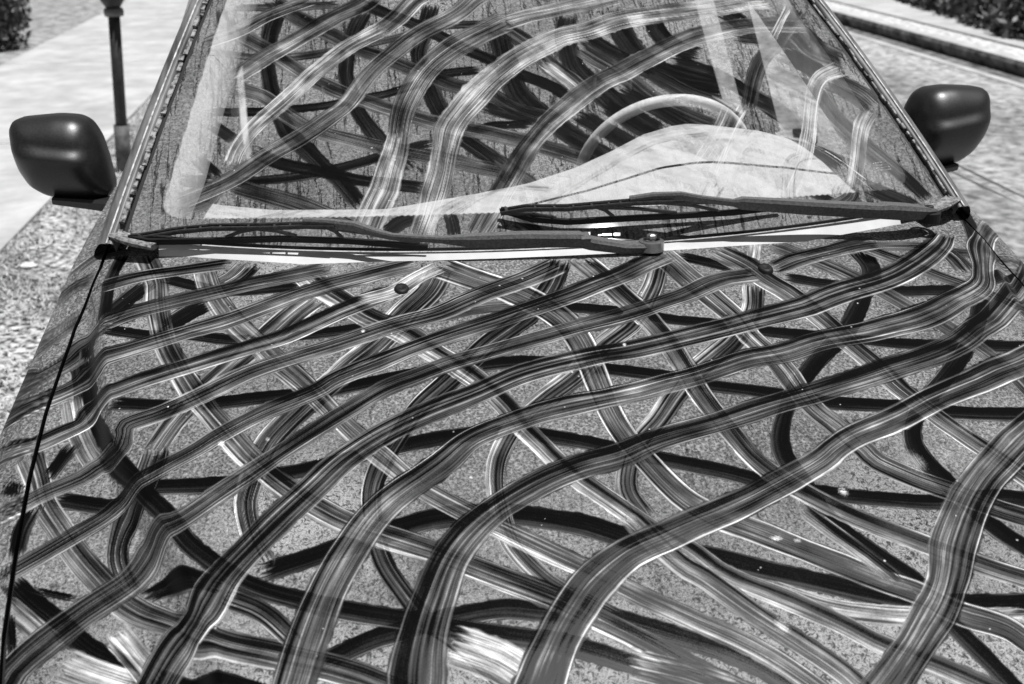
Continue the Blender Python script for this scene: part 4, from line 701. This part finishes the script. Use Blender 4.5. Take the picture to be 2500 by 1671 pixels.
hood = grid_obj('hood', skirt(np.stack([X, Y, Z], -1)), M_PAINT, car, {'mark_tone': pad(tone), 'mark_mask': pad(mask), 'mark_u': pad(mu_), 'mark_v': pad(mv_)})
hood['label'] = 'dusty hood crossed by dozens of wiped finger marks'
def nozzle(x, y):
    z = float(hood_z(x, y)); b = MB()
    b.lathe([(.0, .0015), (.006, .003), (.010, .0045), (.0125, .001), (.013, -.004)], (0, 0, 0), 20)
    b.v = [(p[0] * .95, p[1] * 1.25, p[2] + .12 * p[1]) for p in b.v]
    o = b.build('washer_nozzle', M_RUBBER, hood, True); o.location = (x, y, z)
nozzle(-.268, -.186); nozzle(.324, -.177)

# ---- fenders (top carries on the hood's marks, side falls to the wheel arch)
def fender(sgn):
    nr, nc, nd = 420, 130, 36
    ys = np.linspace(-1.10, .30, nr)[:, None]
    t = np.linspace(0, 1, nc)[None]
    xo_ = np.interp(ys, [-1.1, -.40, -.17, .05, .18, .30], [.838, .838, .824, .803, .792, .786]); x0 = gap(ys) + .0042; x = x0 + (xo_ - x0) * t; y = ys + 0 * x; z = hood_z(x, y)
    tone, mask, mu_, mv_ = bake(sgn * x, y, [mk for mk in HOOD_MARKS if any(abs(p[0]) > .70 for p in mk[1])], STY)
    dd = np.linspace(0, 1, nd)[None, 1:]
    zb = np.where(np.abs(ys + .42) < .37, .32 + np.sqrt(np.clip(.37 ** 2 - (ys + .42) ** 2, 0, 1)), .34)
    z1 = z[:, -1:]; xx = xo_ + (.872 - xo_) * np.sin(dd * 1.7) ; zz = z1 + (zb - z1) * dd ** 1.25
    xx = xx + 0 * zz
    P = np.concatenate([np.stack([sgn * x, y, z], -1), np.stack([sgn * xx, ys + 0 * zz, zz], -1)], 1)
    T = np.concatenate([tone, np.full(zz.shape, .2)], 1); K = np.concatenate([mask, np.full(zz.shape, .0)], 1)
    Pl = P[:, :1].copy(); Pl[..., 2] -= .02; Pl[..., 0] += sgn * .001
    P = np.concatenate([Pl, P], 1); MU2 = np.concatenate([mu_[:, :1], mu_, np.zeros(zz.shape)], 1); MV2 = np.concatenate([mv_[:, :1], mv_, np.zeros(zz.shape)], 1); T = np.concatenate([T[:, :1], T], 1); K = np.concatenate([K[:, :1], K], 1); K[:, 0] = 1; T[:, 0] = .02; K[:, 1] = 1; T[:, 1] = np.where(K[:, 1] > 2, 0, .05)  # inner lip blackened in colour for the gap's shade, as dust-free paint
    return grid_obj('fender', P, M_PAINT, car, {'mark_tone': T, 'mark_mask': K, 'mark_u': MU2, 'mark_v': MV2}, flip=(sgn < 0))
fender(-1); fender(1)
# inner gutter under the hood seams
for s_ in (-1, 1):
    b = MB(); b.bar([(s_ * (gap(y) + .002), y, float(hood_z(gap(y), y)) - .035) for y in np.linspace(-1.09, .28, 20)], .03, .02)
    b.build('inner_wing_rail', M_DARKTRIM, car)

# ---- windscreen
nu, nv = 860, 560
uu = np.linspace(-1, 1, nu)[None]; vv = (np.linspace(0, 1, nv) ** 1.1)[:, None]
P = glass(uu + 0 * vv, vv + 0 * uu)
GX_ = (uu * (HW0 * (1 - vv) + HW1 * vv)); GY_ = vv * GLEN + 0 * uu
tone, mask, mu_, mv_ = bake(GX_ + 0 * GY_, GY_, GLASS_MARKS, STYG, [(random.uniform(-.6, .6), random.uniform(0, .8), .0014, .0014, .9) for _ in range(90)])
# black enamel border (frit) with a rounded corner and a dotted, saw-toothed rim
side_in = .955 - .012 * np.cos(vv * 3) + 0 * uu
ax = (side_in - np.abs(uu)) * HW0; ay = (vv - (.041 + .036 * (1 - np.abs(uu) ** 2.4))) * GLEN
rc = .045
d_ = np.where((ax < rc) & (ay < rc), rc - np.hypot(rc - ax, rc - ay), np.minimum(ax, ay))
teeth = .0022 * (np.abs(((GX_ / .0105) % 1) - .5) * 2 - .5)
frit = 1 - sst(-.0012, .0012, d_ + teeth)
frit = np.maximum(frit, sst(.93, .95, vv) + 0 * uu)
glass_o = grid_obj('windscreen', P, M_GLASS, car, {'mark_tone': tone, 'mark_mask': mask, 'frit': frit, 'mark_u': mu_, 'mark_v': mv_})
def on_glass(u, v, h=0):
    a = glass(u, v); du = glass(u + 1e-3, v) - glass(u - 1e-3, v); dv = glass(u, v + 1e-3) - glass(u, v - 1e-3)
    n_ = np.cross(du, dv); n_ /= np.linalg.norm(n_); return Vector(a + n_ * h)
# etched approval marks, too small to read
b = MB(); rn = random.Random(3)
for row in range(4):
    u0 = .872
    while u0 < .91:
        du_ = rn.uniform(.0012, .003); v0 = .095 + row * .0065
        q = [on_glass(u0, v0, .0008), on_glass(u0 + du_, v0, .0008), on_glass(u0 + du_, v0 + .003, .0008), on_glass(u0, v0 + .003, .0008)]
        b.add(q, [(0, 1, 2, 3)]); u0 += du_ + rn.uniform(.001, .003)
b.build('glass_marking', M_TRIM, glass_o)

# ---- cowl: pale lip in the hood's rear gap, dusty plastic at the ends
xs = np.linspace(-.66, .62, 240)[None]; t = np.linspace(0, 1, 10)[:, None]
cu = xs / HW0; g0 = glass(cu, 0 * cu)
ya = rear_y(xs) - .012; yb = g0[..., 1] + .002
P = np.stack([xs + 0 * t, ya + (yb - ya) * t, (hood_z(xs, ya) - .010) * (1 - t) + (g0[..., 2] - .004) * t], -1)
grid_obj('cowl_lip', P, M_LIP, car)
P2 = np.stack([xs + 0 * t, yb - .001 - .0 * t, g0[..., 2] - .002 - .05 * t], -1)
b = MB(); b.bar([tuple(glass(u, 0.) + np.array((0, -.002, .002))) for u in np.linspace(-.95, .93, 60)], .0045, .005); b.build('windscreen_seal', M_RUBBER, car)
for s_ in (-1, 1):
    b = MB(); b.bar([tuple(glass(s_ * .93, 0.) + np.array((0, -.02, -.005))), tuple(glass(s_ * .985, 0.) + np.array((0, -.012, -.002))), tuple(glass(s_ * 1.02, 0.) + np.array((0, .0, .0))), (s_ * .745, .045, 1.045)], [.03, .032, .03, .016], [.010, .012, .012, .010])
    b.build('cowl_corner', M_COWL, car)
for s_ in (-1, 1):   # dusty plate filling the corner between hood, screen pillar and fender
    rows = []
    for t_ in np.linspace(0, 1, 8):
        r2 = []
        for x_ in np.linspace(.60, .752, 14):
            ya = float(rear_y(x_)) - .03; yb = .09
            y_ = ya + (yb - ya) * t_; r2.append((s_ * x_, y_, float(hood_z(x_, min(y_, .1))) - .012 - .0 * t_))
        rows.append(r2)
    grid_obj('cowl_plate', np.array(rows), M_COWL, car, flip=(s_ < 0))
# stuff caught in the cowl under the right wiper: crumpled leaf dust
# ---- A pillars
def pillar(sgn):
    vs = np.linspace(-.02, 1.0, 130)
    E = glass(sgn * np.ones_like(vs), vs)
    tan = np.gradient(E, axis=0); tan /= np.linalg.norm(tan, axis=1)[:, None]
    out = np.array((sgn, 0, 0.)) - tan * (tan @ np.array((sgn, 0, 0.)))[:, None]; out /= np.linalg.norm(out, axis=1)[:, None]
    nn = np.cross(tan, out) * (-1 if sgn > 0 else 1); nn *= np.sign(nn[:, 2:3])
    def sweep(prof):
        return np.stack([E + out * a + nn * b_ for a, b_ in prof], 1)
    f = sgn < 0
    g_ = grid_obj('a_pillar', sweep([(.015, -.02), (.0165, .002), (.022, .0035), (.026, .001), (.036, .0005), (.041, -.003), (.050, -.018), (.060, -.045), (.062, -.075), (.03, -.09)]), M_PILLAR, car, flip=not f)
    b = MB(); b.bar([tuple(E[i] + out[i] * .0038 - nn[i] * .006) for i in range(0, 130, 4)], .009, .006, (0, -.4, 1)); b.build('seal', M_RUBBER, g_)
    b = MB(); b.bar([tuple(E[i] + out[i] * .0265 + nn[i] * .003) for i in range(0, 130, 4)], .003, .003, (0, -.4, 1)); b.build('trim_bead', M_TRIMLIGHT, g_)
    # cracked gasket: broken lengths of moulding
    b = MB(); i = 1; rn = random.Random(4 if sgn < 0 else 8)
    while i < 124:
        k = i + rn.choice([2, 3, 4, 5, 7]); k = min(k, 128)
        off = .0115 + rn.uniform(-.0022, .0018); h = rn.uniform(-.001, .0035); w_ = rn.uniform(.007, .010) if sgn < 0 else rn.uniform(.004, .006)
        b.bar([tuple(E[j] + out[j] * off + nn[j] * h) for j in (i, (i + k) // 2, k)] if k - i > 1 else [tuple(E[j] + out[j] * off + nn[j] * h) for j in (i, k)], w_, .005, (0, -.4, 1))
        i = k + (1 if rn.random() < .3 else 0)
        if rn.random() < .08: i += 1
        i = max(i, k)
    b.build('cracked_moulding', M_TRIM, g_)
pillar(-1); pillar(1)

# ---- pale trim inside the screen pillars
for sgn in (-1, 1):
    vs = np.linspace(.07, .97, 60); E = glass(sgn * .95 * np.ones_like(vs), vs)
    tan = np.gradient(E, axis=0); tan /= np.linalg.norm(tan, axis=1)[:, None]
    inn = np.array((-sgn, 0, 0.)) - tan * (tan @ np.array((-sgn, 0, 0.)))[:, None]; inn /= np.linalg.norm(inn, axis=1)[:, None]
    nn = np.cross(tan, inn); nn *= np.sign(nn[:, 2:3]); k_ = np.interp(vs, [.07, .2, .6, 1], [.55, 1, .75, .6])[:, None] * (1 if sgn < 0 else .4)
    grid_obj('pillar_trim', np.stack([E + inn * a * k_ + nn * b_ for a, b_ in ((-.01, -.012), (.006, -.016), (.030, -.045), (.040, -.075), (.03, -.10))], 1), M_DASH, car, flip=(sgn < 0))

# ---- roof
t = np.linspace(0, 1, 40)[:, None]; uu = np.linspace(-1, 1, 60)[None]
c = 1 - np.abs(uu) ** 2.2
yy = (.80 - .05 * c) + (3.0 - .80 + .05 * c) * t
hw = HW1 + .075 + (.66 - HW1 - .075) * t + 0 * uu
zz = 1.522 + .025 * c + .10 * np.sin(t * 1.9) + 0 * uu - .09 * (np.abs(uu) ** 8)
roof = grid_obj('roof', np.stack([uu * hw, yy, zz], -1), M_BODY, car)
grid_obj('headliner', np.stack([uu * (hw - .03), yy, zz - .035], -1), M_DARKTRIM, car)

# ---- body sides, doors, side windows
PROF = [(.94, .798), (.925, .815), (.89, .840), (.80, .866), (.60, .872), (.42, .862), (.32, .84)]
def side_panel(name, sgn, y0, y1, mat):
    P = np.array([[(sgn * x_, y_, z_) for z_, x_ in PROF] for y_ in np.linspace(y0, y1, 12)])
    return grid_obj(name, P, mat, car, flip=(sgn < 0))
def sx(z): return .768 - (z - 1.06) * .34
for sgn in (-1, 1):
    d_ = side_panel('door', sgn, .306, 1.22, M_BODY)
    b = MB(); b.bar([(sgn * .872, 1.02, .93), (sgn * .886, 1.05, .935), (sgn * .886, 1.13, .935), (sgn * .872, 1.16, .93)], .02, .025); b.build('handle', M_PLASTIC, d_)
    b = MB(); zt = 1.50
    # window frame bars: rear upright, top rail
    b.bar([(sgn * sx(.93), 1.19, .93), (sgn * sx(zt), 1.19, zt)], .06, .04, (sgn, 0, .3)); b.bar([(sgn * sx(zt), .72, zt - .03), (sgn * sx(zt + .03), .95, zt + .03), (sgn * sx(zt + .03), 1.2, zt + .04)], .05, .04, (sgn, 0, .3))
    b.build('window_frame', M_DARKTRIM, d_)
    V = [(sgn * sx(.94), .28, .94), (sgn * sx(.94), 1.16, .94), (sgn * sx(1.50), 1.14, 1.50), (sgn * sx(1.5), .80, 1.50)]
    mesh_obj('side_window', V, [(0, 1, 2, 3) if sgn < 0 else (3, 2, 1, 0)], M_SIDEGLASS, d_)
    q = side_panel('rear_quarter', sgn, 1.226, 3.3, M_BODY)
    b = MB(); b.bar([(sgn * sx(.93), 1.29, .93), (sgn * sx(1.56), 1.29, 1.56)], .14, .05, (sgn, 0, .3)); b.build('body_pillar', M_DARKTRIM, q); b = MB(); b.bar([(sgn * sx(.93), 2.49, .93), (sgn * sx(1.6), 2.49, 1.58)], 1.62, .05, (sgn, 0, .3)); b.build('side_lining', M_DARKTRIM, q)
    V = [(sgn * sx(.94), 1.36, .94), (sgn * sx(.94), 1.70, .94), (sgn * sx(1.52), 1.70, 1.52), (sgn * sx(1.52), 1.36, 1.52)]
    mesh_obj('rear_side_window', V, [(0, 1, 2, 3) if sgn < 0 else (3, 2, 1, 0)], M_SIDEGLASS, q)
    # door inner card
    b = MB(); b.box((sgn * .745 - .01, .33, .5), (sgn * .745 + .01, 1.2, .925)); b.build('door_card', M_DARKTRIM, d_)
P = np.array([[(u * .70, 3.30 - .12 * (z - 1) ** 2, z) for z in np.linspace(.35, 1.60, 14)] for u in np.linspace(-1.2, 1.2, 12)])
grid_obj('tailgate', P, M_BODY, car)

# ---- interior
def far_y(x): return np.interp(x, [-.7, -.3, -.1, .17, .36, .6, .72], [.32, .30, .30, .34, .45, .38, .3])
def far_z(x): return np.interp(x, [-.7, -.6, -.5, -.28, -.1, 0, .1, .166, .25, .32, .40, .50, .62, .72], [1.035, 1.012, .999, .994, 1.018, 1.03, 1.055, 1.08, 1.105, 1.112, 1.11, 1.100, 1.072, 1.035])
xs = np.linspace(-.70, .70, 160)[None]; t = np.linspace(0, 1, 40)[:, None]
gb = glass(xs / HW0, 0 * xs); y0 = gb[..., 1] + .02; z0 = gb[..., 2] - .045
bump = sst(0, 1, t)
P = np.stack([xs + 0 * t, y0 + (far_y(xs) - y0) * t, z0 + (far_z(xs) - z0) * bump + .006 * np.sin(t * 3.14)], -1)
dash = grid_obj('dashboard', P, M_DASH, car)
tt = np.linspace(0, 1, 12)[:, None]
P = np.stack([xs + 0 * tt, far_y(xs) + .05 * np.sin(tt * 1.6), far_z(xs) - .5 * tt], -1)
grid_obj('instrument_face', P, M_DARKTRIM, dash)
def dash_pt(x, t_): 
    g0_ = glass(x / HW0, 0.); ya = g0_[1] + .02; za = g0_[2] - .045; yb = far_y(x); zb = far_z(x)
    return (x, ya + (yb - ya) * t_, za + (zb - za) * float(sst(0, 1, t_)) + .006 * math.sin(t_ * 3.14) + .001)
b = MB(); b.tube([dash_pt(x, .62 + .05 * math.cos(x * 5)) for x in np.linspace(-.05, .62, 40)], .0022, 6); b.tube([dash_pt(.02 + .06 * math.sin(k / 10 * 1.5), .55 - .35 * k / 10) for k in range(11)], .002, 6)
b.build('dash_seam', M_DARKTRIM, dash)
# steering wheel
sw = empty('steering_wheel', (0, 0, 0)); sw.parent = car
cx, cyy, cz = .335, .535, .990; rad = .188; ta = R(25)
ring = [(cx + rad * math.cos(a), cyy - rad * math.sin(a) * math.sin(ta), cz + rad * math.sin(a) * math.cos(ta)) for a in np.linspace(0, 2 * math.pi, 64, endpoint=False)]
b = MB(); b.tube(ring, .0125, 12, closed=True); b.build('rim', M_WHEELRIM, sw, True)
b = MB(); b.bar([(cx - rad, cyy, cz), (cx, cyy + .02, cz - .01), (cx + rad, cyy, cz)], [.03, .08, .03], .02, (0, 1, .4)); b.lathe([(0, -.02), (.05, -.018), (.06, 0), (.05, .03)], (cx, cyy, cz), 20, 'y'); b.build('hub', M_DARKCLOTH, sw)
b = MB(); b.tube([(cx, cyy + .01, cz - .01), (cx, cyy - .25, cz - .12)], .03, 12); b.build('column', M_DARKTRIM, sw)
# seats
def seat(x0):
    s = empty('front_seat', (x0, 1.15, .35)); s.parent = car
    def cushion(name, w_, d0, pts, mat=M_DARKCLOTH):
        rows = []
        for (y_, z_, hw_) in pts:
            rows.append([(hw_ * math.copysign(abs(math.cos(a)) ** .6, math.cos(a)), y_ + d0 * math.copysign(abs(math.sin(a)) ** .7, math.sin(a)), z_) for a in np.linspace(0, 2 * math.pi, 25)])
        return grid_obj(name, np.array(rows), mat, s)
    cushion('backrest', .5, .06, [(-.02, .1, .24), (.0, .14, .25), (.05, .4, .25), (.10, .62, .22), (.11, .68, .17), (.112, .70, .02)])
    cushion('headrest', .3, .045, [(.10, .735, .03), (.10, .745, .11), (.11, .80, .13), (.12, .88, .12), (.12, .92, .08), (.12, .93, .01)])
    b = MB(); b.box((-.25, -.50, .0), (.25, .05, .13)); b.build('cushion', M_DARKCLOTH, s)
    for q in (-.05, .05): MB().tube([(q, .108, .68), (q, .105, .76)], .006, 8).build('headrest_post', M_METAL, s)
seat(-.37); seat(.37)
b = MB(); b.box((-.68, 2.1, .4), (.68, 2.25, 1.12)); b.build('rear_bench', M_DARKCLOTH, car)
b = MB(); b.box((-.74, .30, .28), (.74, 3.2, .33)); b.build('cabin_floor', M_DARKTRIM, car)
# rear view mirror, hung from the glass
rv = MB(); p0 = on_glass(.0, .66, -.004)
rv.bar([tuple(p0 + Vector((0, 0, .0))), tuple(p0 + Vector((0, .03, -.02)))], [.05, .03], .05, (0, -1, .5))
rvm = rv.build('rear_view_mirror', M_RUBBER, car)
b = MB(); b.box((p0.x - .11, p0.y + .035, p0.z - .035), (p0.x + .11, p0.y + .055, p0.z + .03)); b.build('mirror_case', M_PLASTIC, rvm)

# ---- wipers
def wiper(arm, aw, ah, yoke, blade, nut, hinge, tipb):
    w_ = empty('wiper', (0, 0, 0)); w_.parent = car
    b = MB(); b.bar(arm, [q * 1.0 for q in aw], [q * 1.45 for q in ah]); a_ = b.build('wiper_arm', M_ARM, w_)
    b = MB(); b.lathe([(.021, -.014), (.021, .002), (.014, .003), (.014, .005)], nut, 20); b.lathe([(.0085, .004), (.0085, .012), (.0055, .0135), (0, .0135)], nut, 6)
    b.build('pivot_nut', M_METAL if hinge else M_RUBBER, w_)
    # yoke: two rails tied by small bridges, like a ladder frame
    Y_ = [Vector(p) for p in yoke]; b = MB()
    b.bar([tuple(p + Vector((0, .004, 0))) for p in Y_], [.006] * len(Y_), [.008] * len(Y_)); b.bar([tuple(p + Vector((0, -.007, -.002))) for p in Y_], [.005] * len(Y_), [.007] * len(Y_))
    def at(Q, s):
        s = max(0, min(.9999, s)) * (len(Q) - 1); i = int(s); return Q[i] + (Q[i + 1] - Q[i]) * (s - i)
    for s_ in np.linspace(.02, .75, 9):
        p = at(Y_, s_); b.bar([tuple(p + Vector((0, .005, -.0005))), tuple(p + Vector((0, -.008, -.0015)))], .004, .006)
    b.build('yoke', M_PLASTIC, w_)
    B_ = [Vector(p) for p in blade]; b = MB(); b.bar([tuple(p + Vector((0, 0, .004))) for p in B_], .007, .004); b.bar([tuple(p) for p in B_], .003, .010); b.build('rubber_blade', M_RUBBER, w_)
    # claws linking yoke and blade
    b = MB()
    for s0, s1, s2 in ((.05, .02, .22), (.45, .35, .55), (.95, .72, .98)):
        p = at(Y_, s0) + Vector((0, -.003, -.004)); a0 = at(B_, 1 - s1 if tipb else s1); a1 = at(B_, 1 - s2 if tipb else s2)
        b = MB()
        for q in (a0, a1): b.bar([tuple(p), tuple((p + q) / 2 + Vector((0, 0, .006))), tuple(q + Vector((0, 0, .006)))], .006, .006)
        b.build('claw', M_PLASTIC, w_)
    if hinge:
        b = MB(); b.bar([(hinge[0] - .008, hinge[1], hinge[2] + .003), (hinge[0] + .008, hinge[1], hinge[2] + .003)], .032, .014); b.build('hinge', M_ARM, w_)
    # washer hose clipped along the arm
    return w_
def back(L): return [(x, y + .012 * min(1, max(0, (-.2 - x) / .1)), z - .004 * min(1, max(0, (-.2 - x) / .1))) for x, y, z in L]
wiper(back([(.158, -.106, 1.020), (.103, -.110, 1.023), (.046, -.111, 1.034), (.028, -.111, 1.041), (-.064, -.109, 1.045), (-.150, -.107, 1.046), (-.199, -.105, 1.049), (-.277, -.097, 1.056), (-.304, -.090, 1.062), (-.336, -.076, 1.070), (-.381, -.068, 1.075), (-.420, -.062, 1.078)]),
      [.034, .030, .028, .028, .026, .022, .012, .012, .014, .016, .014, .014], [.012, .012, .014, .016, .016, .014, .007, .007, .008, .010, .010, .008],
      back([(-.37, -.070, 1.072), (-.415, -.062, 1.073), (-.471, -.054, 1.071), (-.571, -.040, 1.070), (-.627, -.030, 1.064), (-.702, -.022, 1.052)]),
      [(-.219, -.069, 1.026), (-.347, -.050, 1.037), (-.461, -.040, 1.043), (-.576, -.034, 1.043), (-.673, -.027, 1.044), (-.705, -.018, 1.049)],
      (.150, -.106, 1.030), (.036, -.111, 1.040), False)
wiper([(.662, -.060, 1.046), (.640, -.068, 1.049), (.606, -.076, 1.053), (.566, -.080, 1.058), (.552, -.080, 1.058), (.427, -.073, 1.068), (.315, -.065, 1.078), (.300, -.064, 1.079), (.245, -.062, 1.087), (.211, -.056, 1.092), (.165, -.050, 1.091), (.125, -.047, 1.087)],
      [.020, .032, .034, .032, .028, .024, .018, .012, .012, .012, .014, .014], [.010, .014, .018, .018, .016, .016, .014, .008, .008, .010, .010, .008],
      [(.200, -.055, 1.086), (.129, -.047, 1.084), (.086, -.043, 1.081), (.018, -.040, 1.077), (-.052, -.027, 1.076), (-.092, -.018, 1.068)],
      [(.400, -.023, 1.056), (.313, -.031, 1.052), (.219, -.034, 1.051), (.133, -.036, 1.051), (.020, -.038, 1.050), (-.039, -.031, 1.055), (-.090, -.014, 1.069)],
      (.652, -.064, 1.046), None, False)

# ---- door mirrors
def mirror(sgn, cx_, cy_, cz_, s, rot, kx, kz):
    root = empty('door_mirror', (cx_, cy_, cz_)); root.parent = car; root.rotation_euler = (0, 0, rot)
    root['label'] = 'black door mirror ' + ('on the sidewalk side' if sgn < 0 else 'on the road side')
    # outline seen from the front, x outward positive
    OUT = [(-.104, -.050), (-.107, -.062), (-.098, -.074), (-.07, -.078), (-.01, -.077), (.045, -.068), (.080, -.050), (.098, -.018), (.107, .030), (.107, .056), (.097, .070), (.070, .072), (.0, .076), (-.045, .073), (-.070, .062), (-.088, .034), (-.098, -.005)]
    Q = np.array(OUT + [OUT[0]]) * np.array((kx, kz)); n_ = 96
    cum = np.concatenate([[0], np.cumsum(np.hypot(*np.diff(Q, axis=0).T))]); tt = np.linspace(0, cum[-1], n_)
    O = np.stack([np.interp(tt, cum, Q[:, 0]), np.interp(tt, cum, Q[:, 1])], -1)
    for _ in range(3): O[:-1] = (np.roll(O[:-1], 1, 0) + 2 * O[:-1] + np.roll(O[:-1], -1, 0)) / 4; O[-1] = O[0]
    rows = []
    for r in np.linspace(0, 1, 34):
        e = r; dep = .060 * (1 - e ** 4.0) ** .6
        px_ = O[:, 0] * e; pz = O[:, 1] * e
        zc = pz / kz - .012 * px_ / .1
        ridge = .018 * sst(.034, .008, zc) * (1 - e ** 5)
        up_ = (-.012 * sst(.03, .078, zc) - .034 * sst(.006, -.075, zc)) * (1 - e ** 5)
        side = -.012 * sst(-.06, -.10, px_) * (1 - e ** 6)
        rows.append(np.stack([-sgn * px_ * -1, -(dep + ridge + up_ + side), pz], -1))
    for k_, (yy_, sc_) in enumerate(((.012, 1.0), (.04, .985), (.055, .95), (.058, .90))):
        rows.append(np.stack([sgn * O[:, 0] * sc_, np.full(n_, yy_), O[:, 1] * sc_], -1))
    Pm = np.array(rows) * s
    h_ = grid_obj('housing', Pm, M_MIRROR, root, flip=(sgn > 0))
    mesh_obj('mirror_glass', [(sgn * p[0] * .9 * s, .050 * s, p[1] * .9 * s) for p in O[:-1]], [tuple(range(n_ - 1))], M_MIRRORGLASS, root)
    b = MB(); b.bar([(sgn * .02 * s, -.030, -.070 * kz * s), (-sgn * .05 * s, -.028, -.078 * kz * s), (-sgn * .105, -.02, -.086 * kz * s), (-sgn * .125, -.01, -.088 * kz * s)], [.026, .034, .046, .07], [.014, .020, .028, .050])
    b.build('mirror_arm', M_MIRROR, root)
M_MIRROR = plain('mirror housing plastic', .013, .38, .5, .006, 300, bump=.03)
mirror(-1, -.885, .345, 1.108, .93, R(-3), .88, 1.13); mirror(1, .878, .345, 1.108, .90, R(6), .92, 1.22)

# ---- nose of the car (below the picture)
xs = np.linspace(-.80, .80, 60)[None]; t = np.linspace(0, 1, 24)[:, None]
yb = -1.115 - .04 * (1 - (xs / .8) ** 2) + .16 * (np.abs(xs) / .8) ** 6
P = np.stack([xs + 0 * t, yb - .035 * np.sin(t * 3.14), .655 - .42 * t - .05 * (np.abs(xs) / .8) ** 4], -1)
bp = grid_obj('front_bumper', P, M_BODY, car, flip=True)
b = MB()
for k in range(4): b.bar([(x, -1.165 - .03 * (1 - (x / .4) ** 2), .58 - k * .03) for x in np.linspace(-.36, .36, 9)], .012, .01)
b.build('grille', M_PLASTIC, bp)
for sgn in (-1, 1):
    b = MB(); b.lathe([(.0, -.03), (.05, -.025), (.085, -.008), (.10, .02)], (sgn * .56, -1.13, .585), 24, 'y'); b.build('headlight', M_LENS, car, True)
for sgn in (-1, 1):
    for yw in (-.42, 2.35):
        b = MB(); b.lathe([(.19, -.09), (.30, -.095), (.318, -.07), (.32, 0), (.318, .07), (.30, .095), (.19, .09)], (sgn * .76, yw, .32), 40, 'x'); wh = b.build('wheel', M_TYRE, car, True)
        b = MB(); b.lathe([(.0, .05), (.06, .06), (.10, .045), (.17, .05), (.20, .08), (.20, -.08)], (0, 0, 0), 40, 'x'); b.v = [(sgn * (p[0]) + sgn * .76, p[1] + yw, p[2] + .32) for p in b.v]; b.build('rim', M_METAL, wh, True)
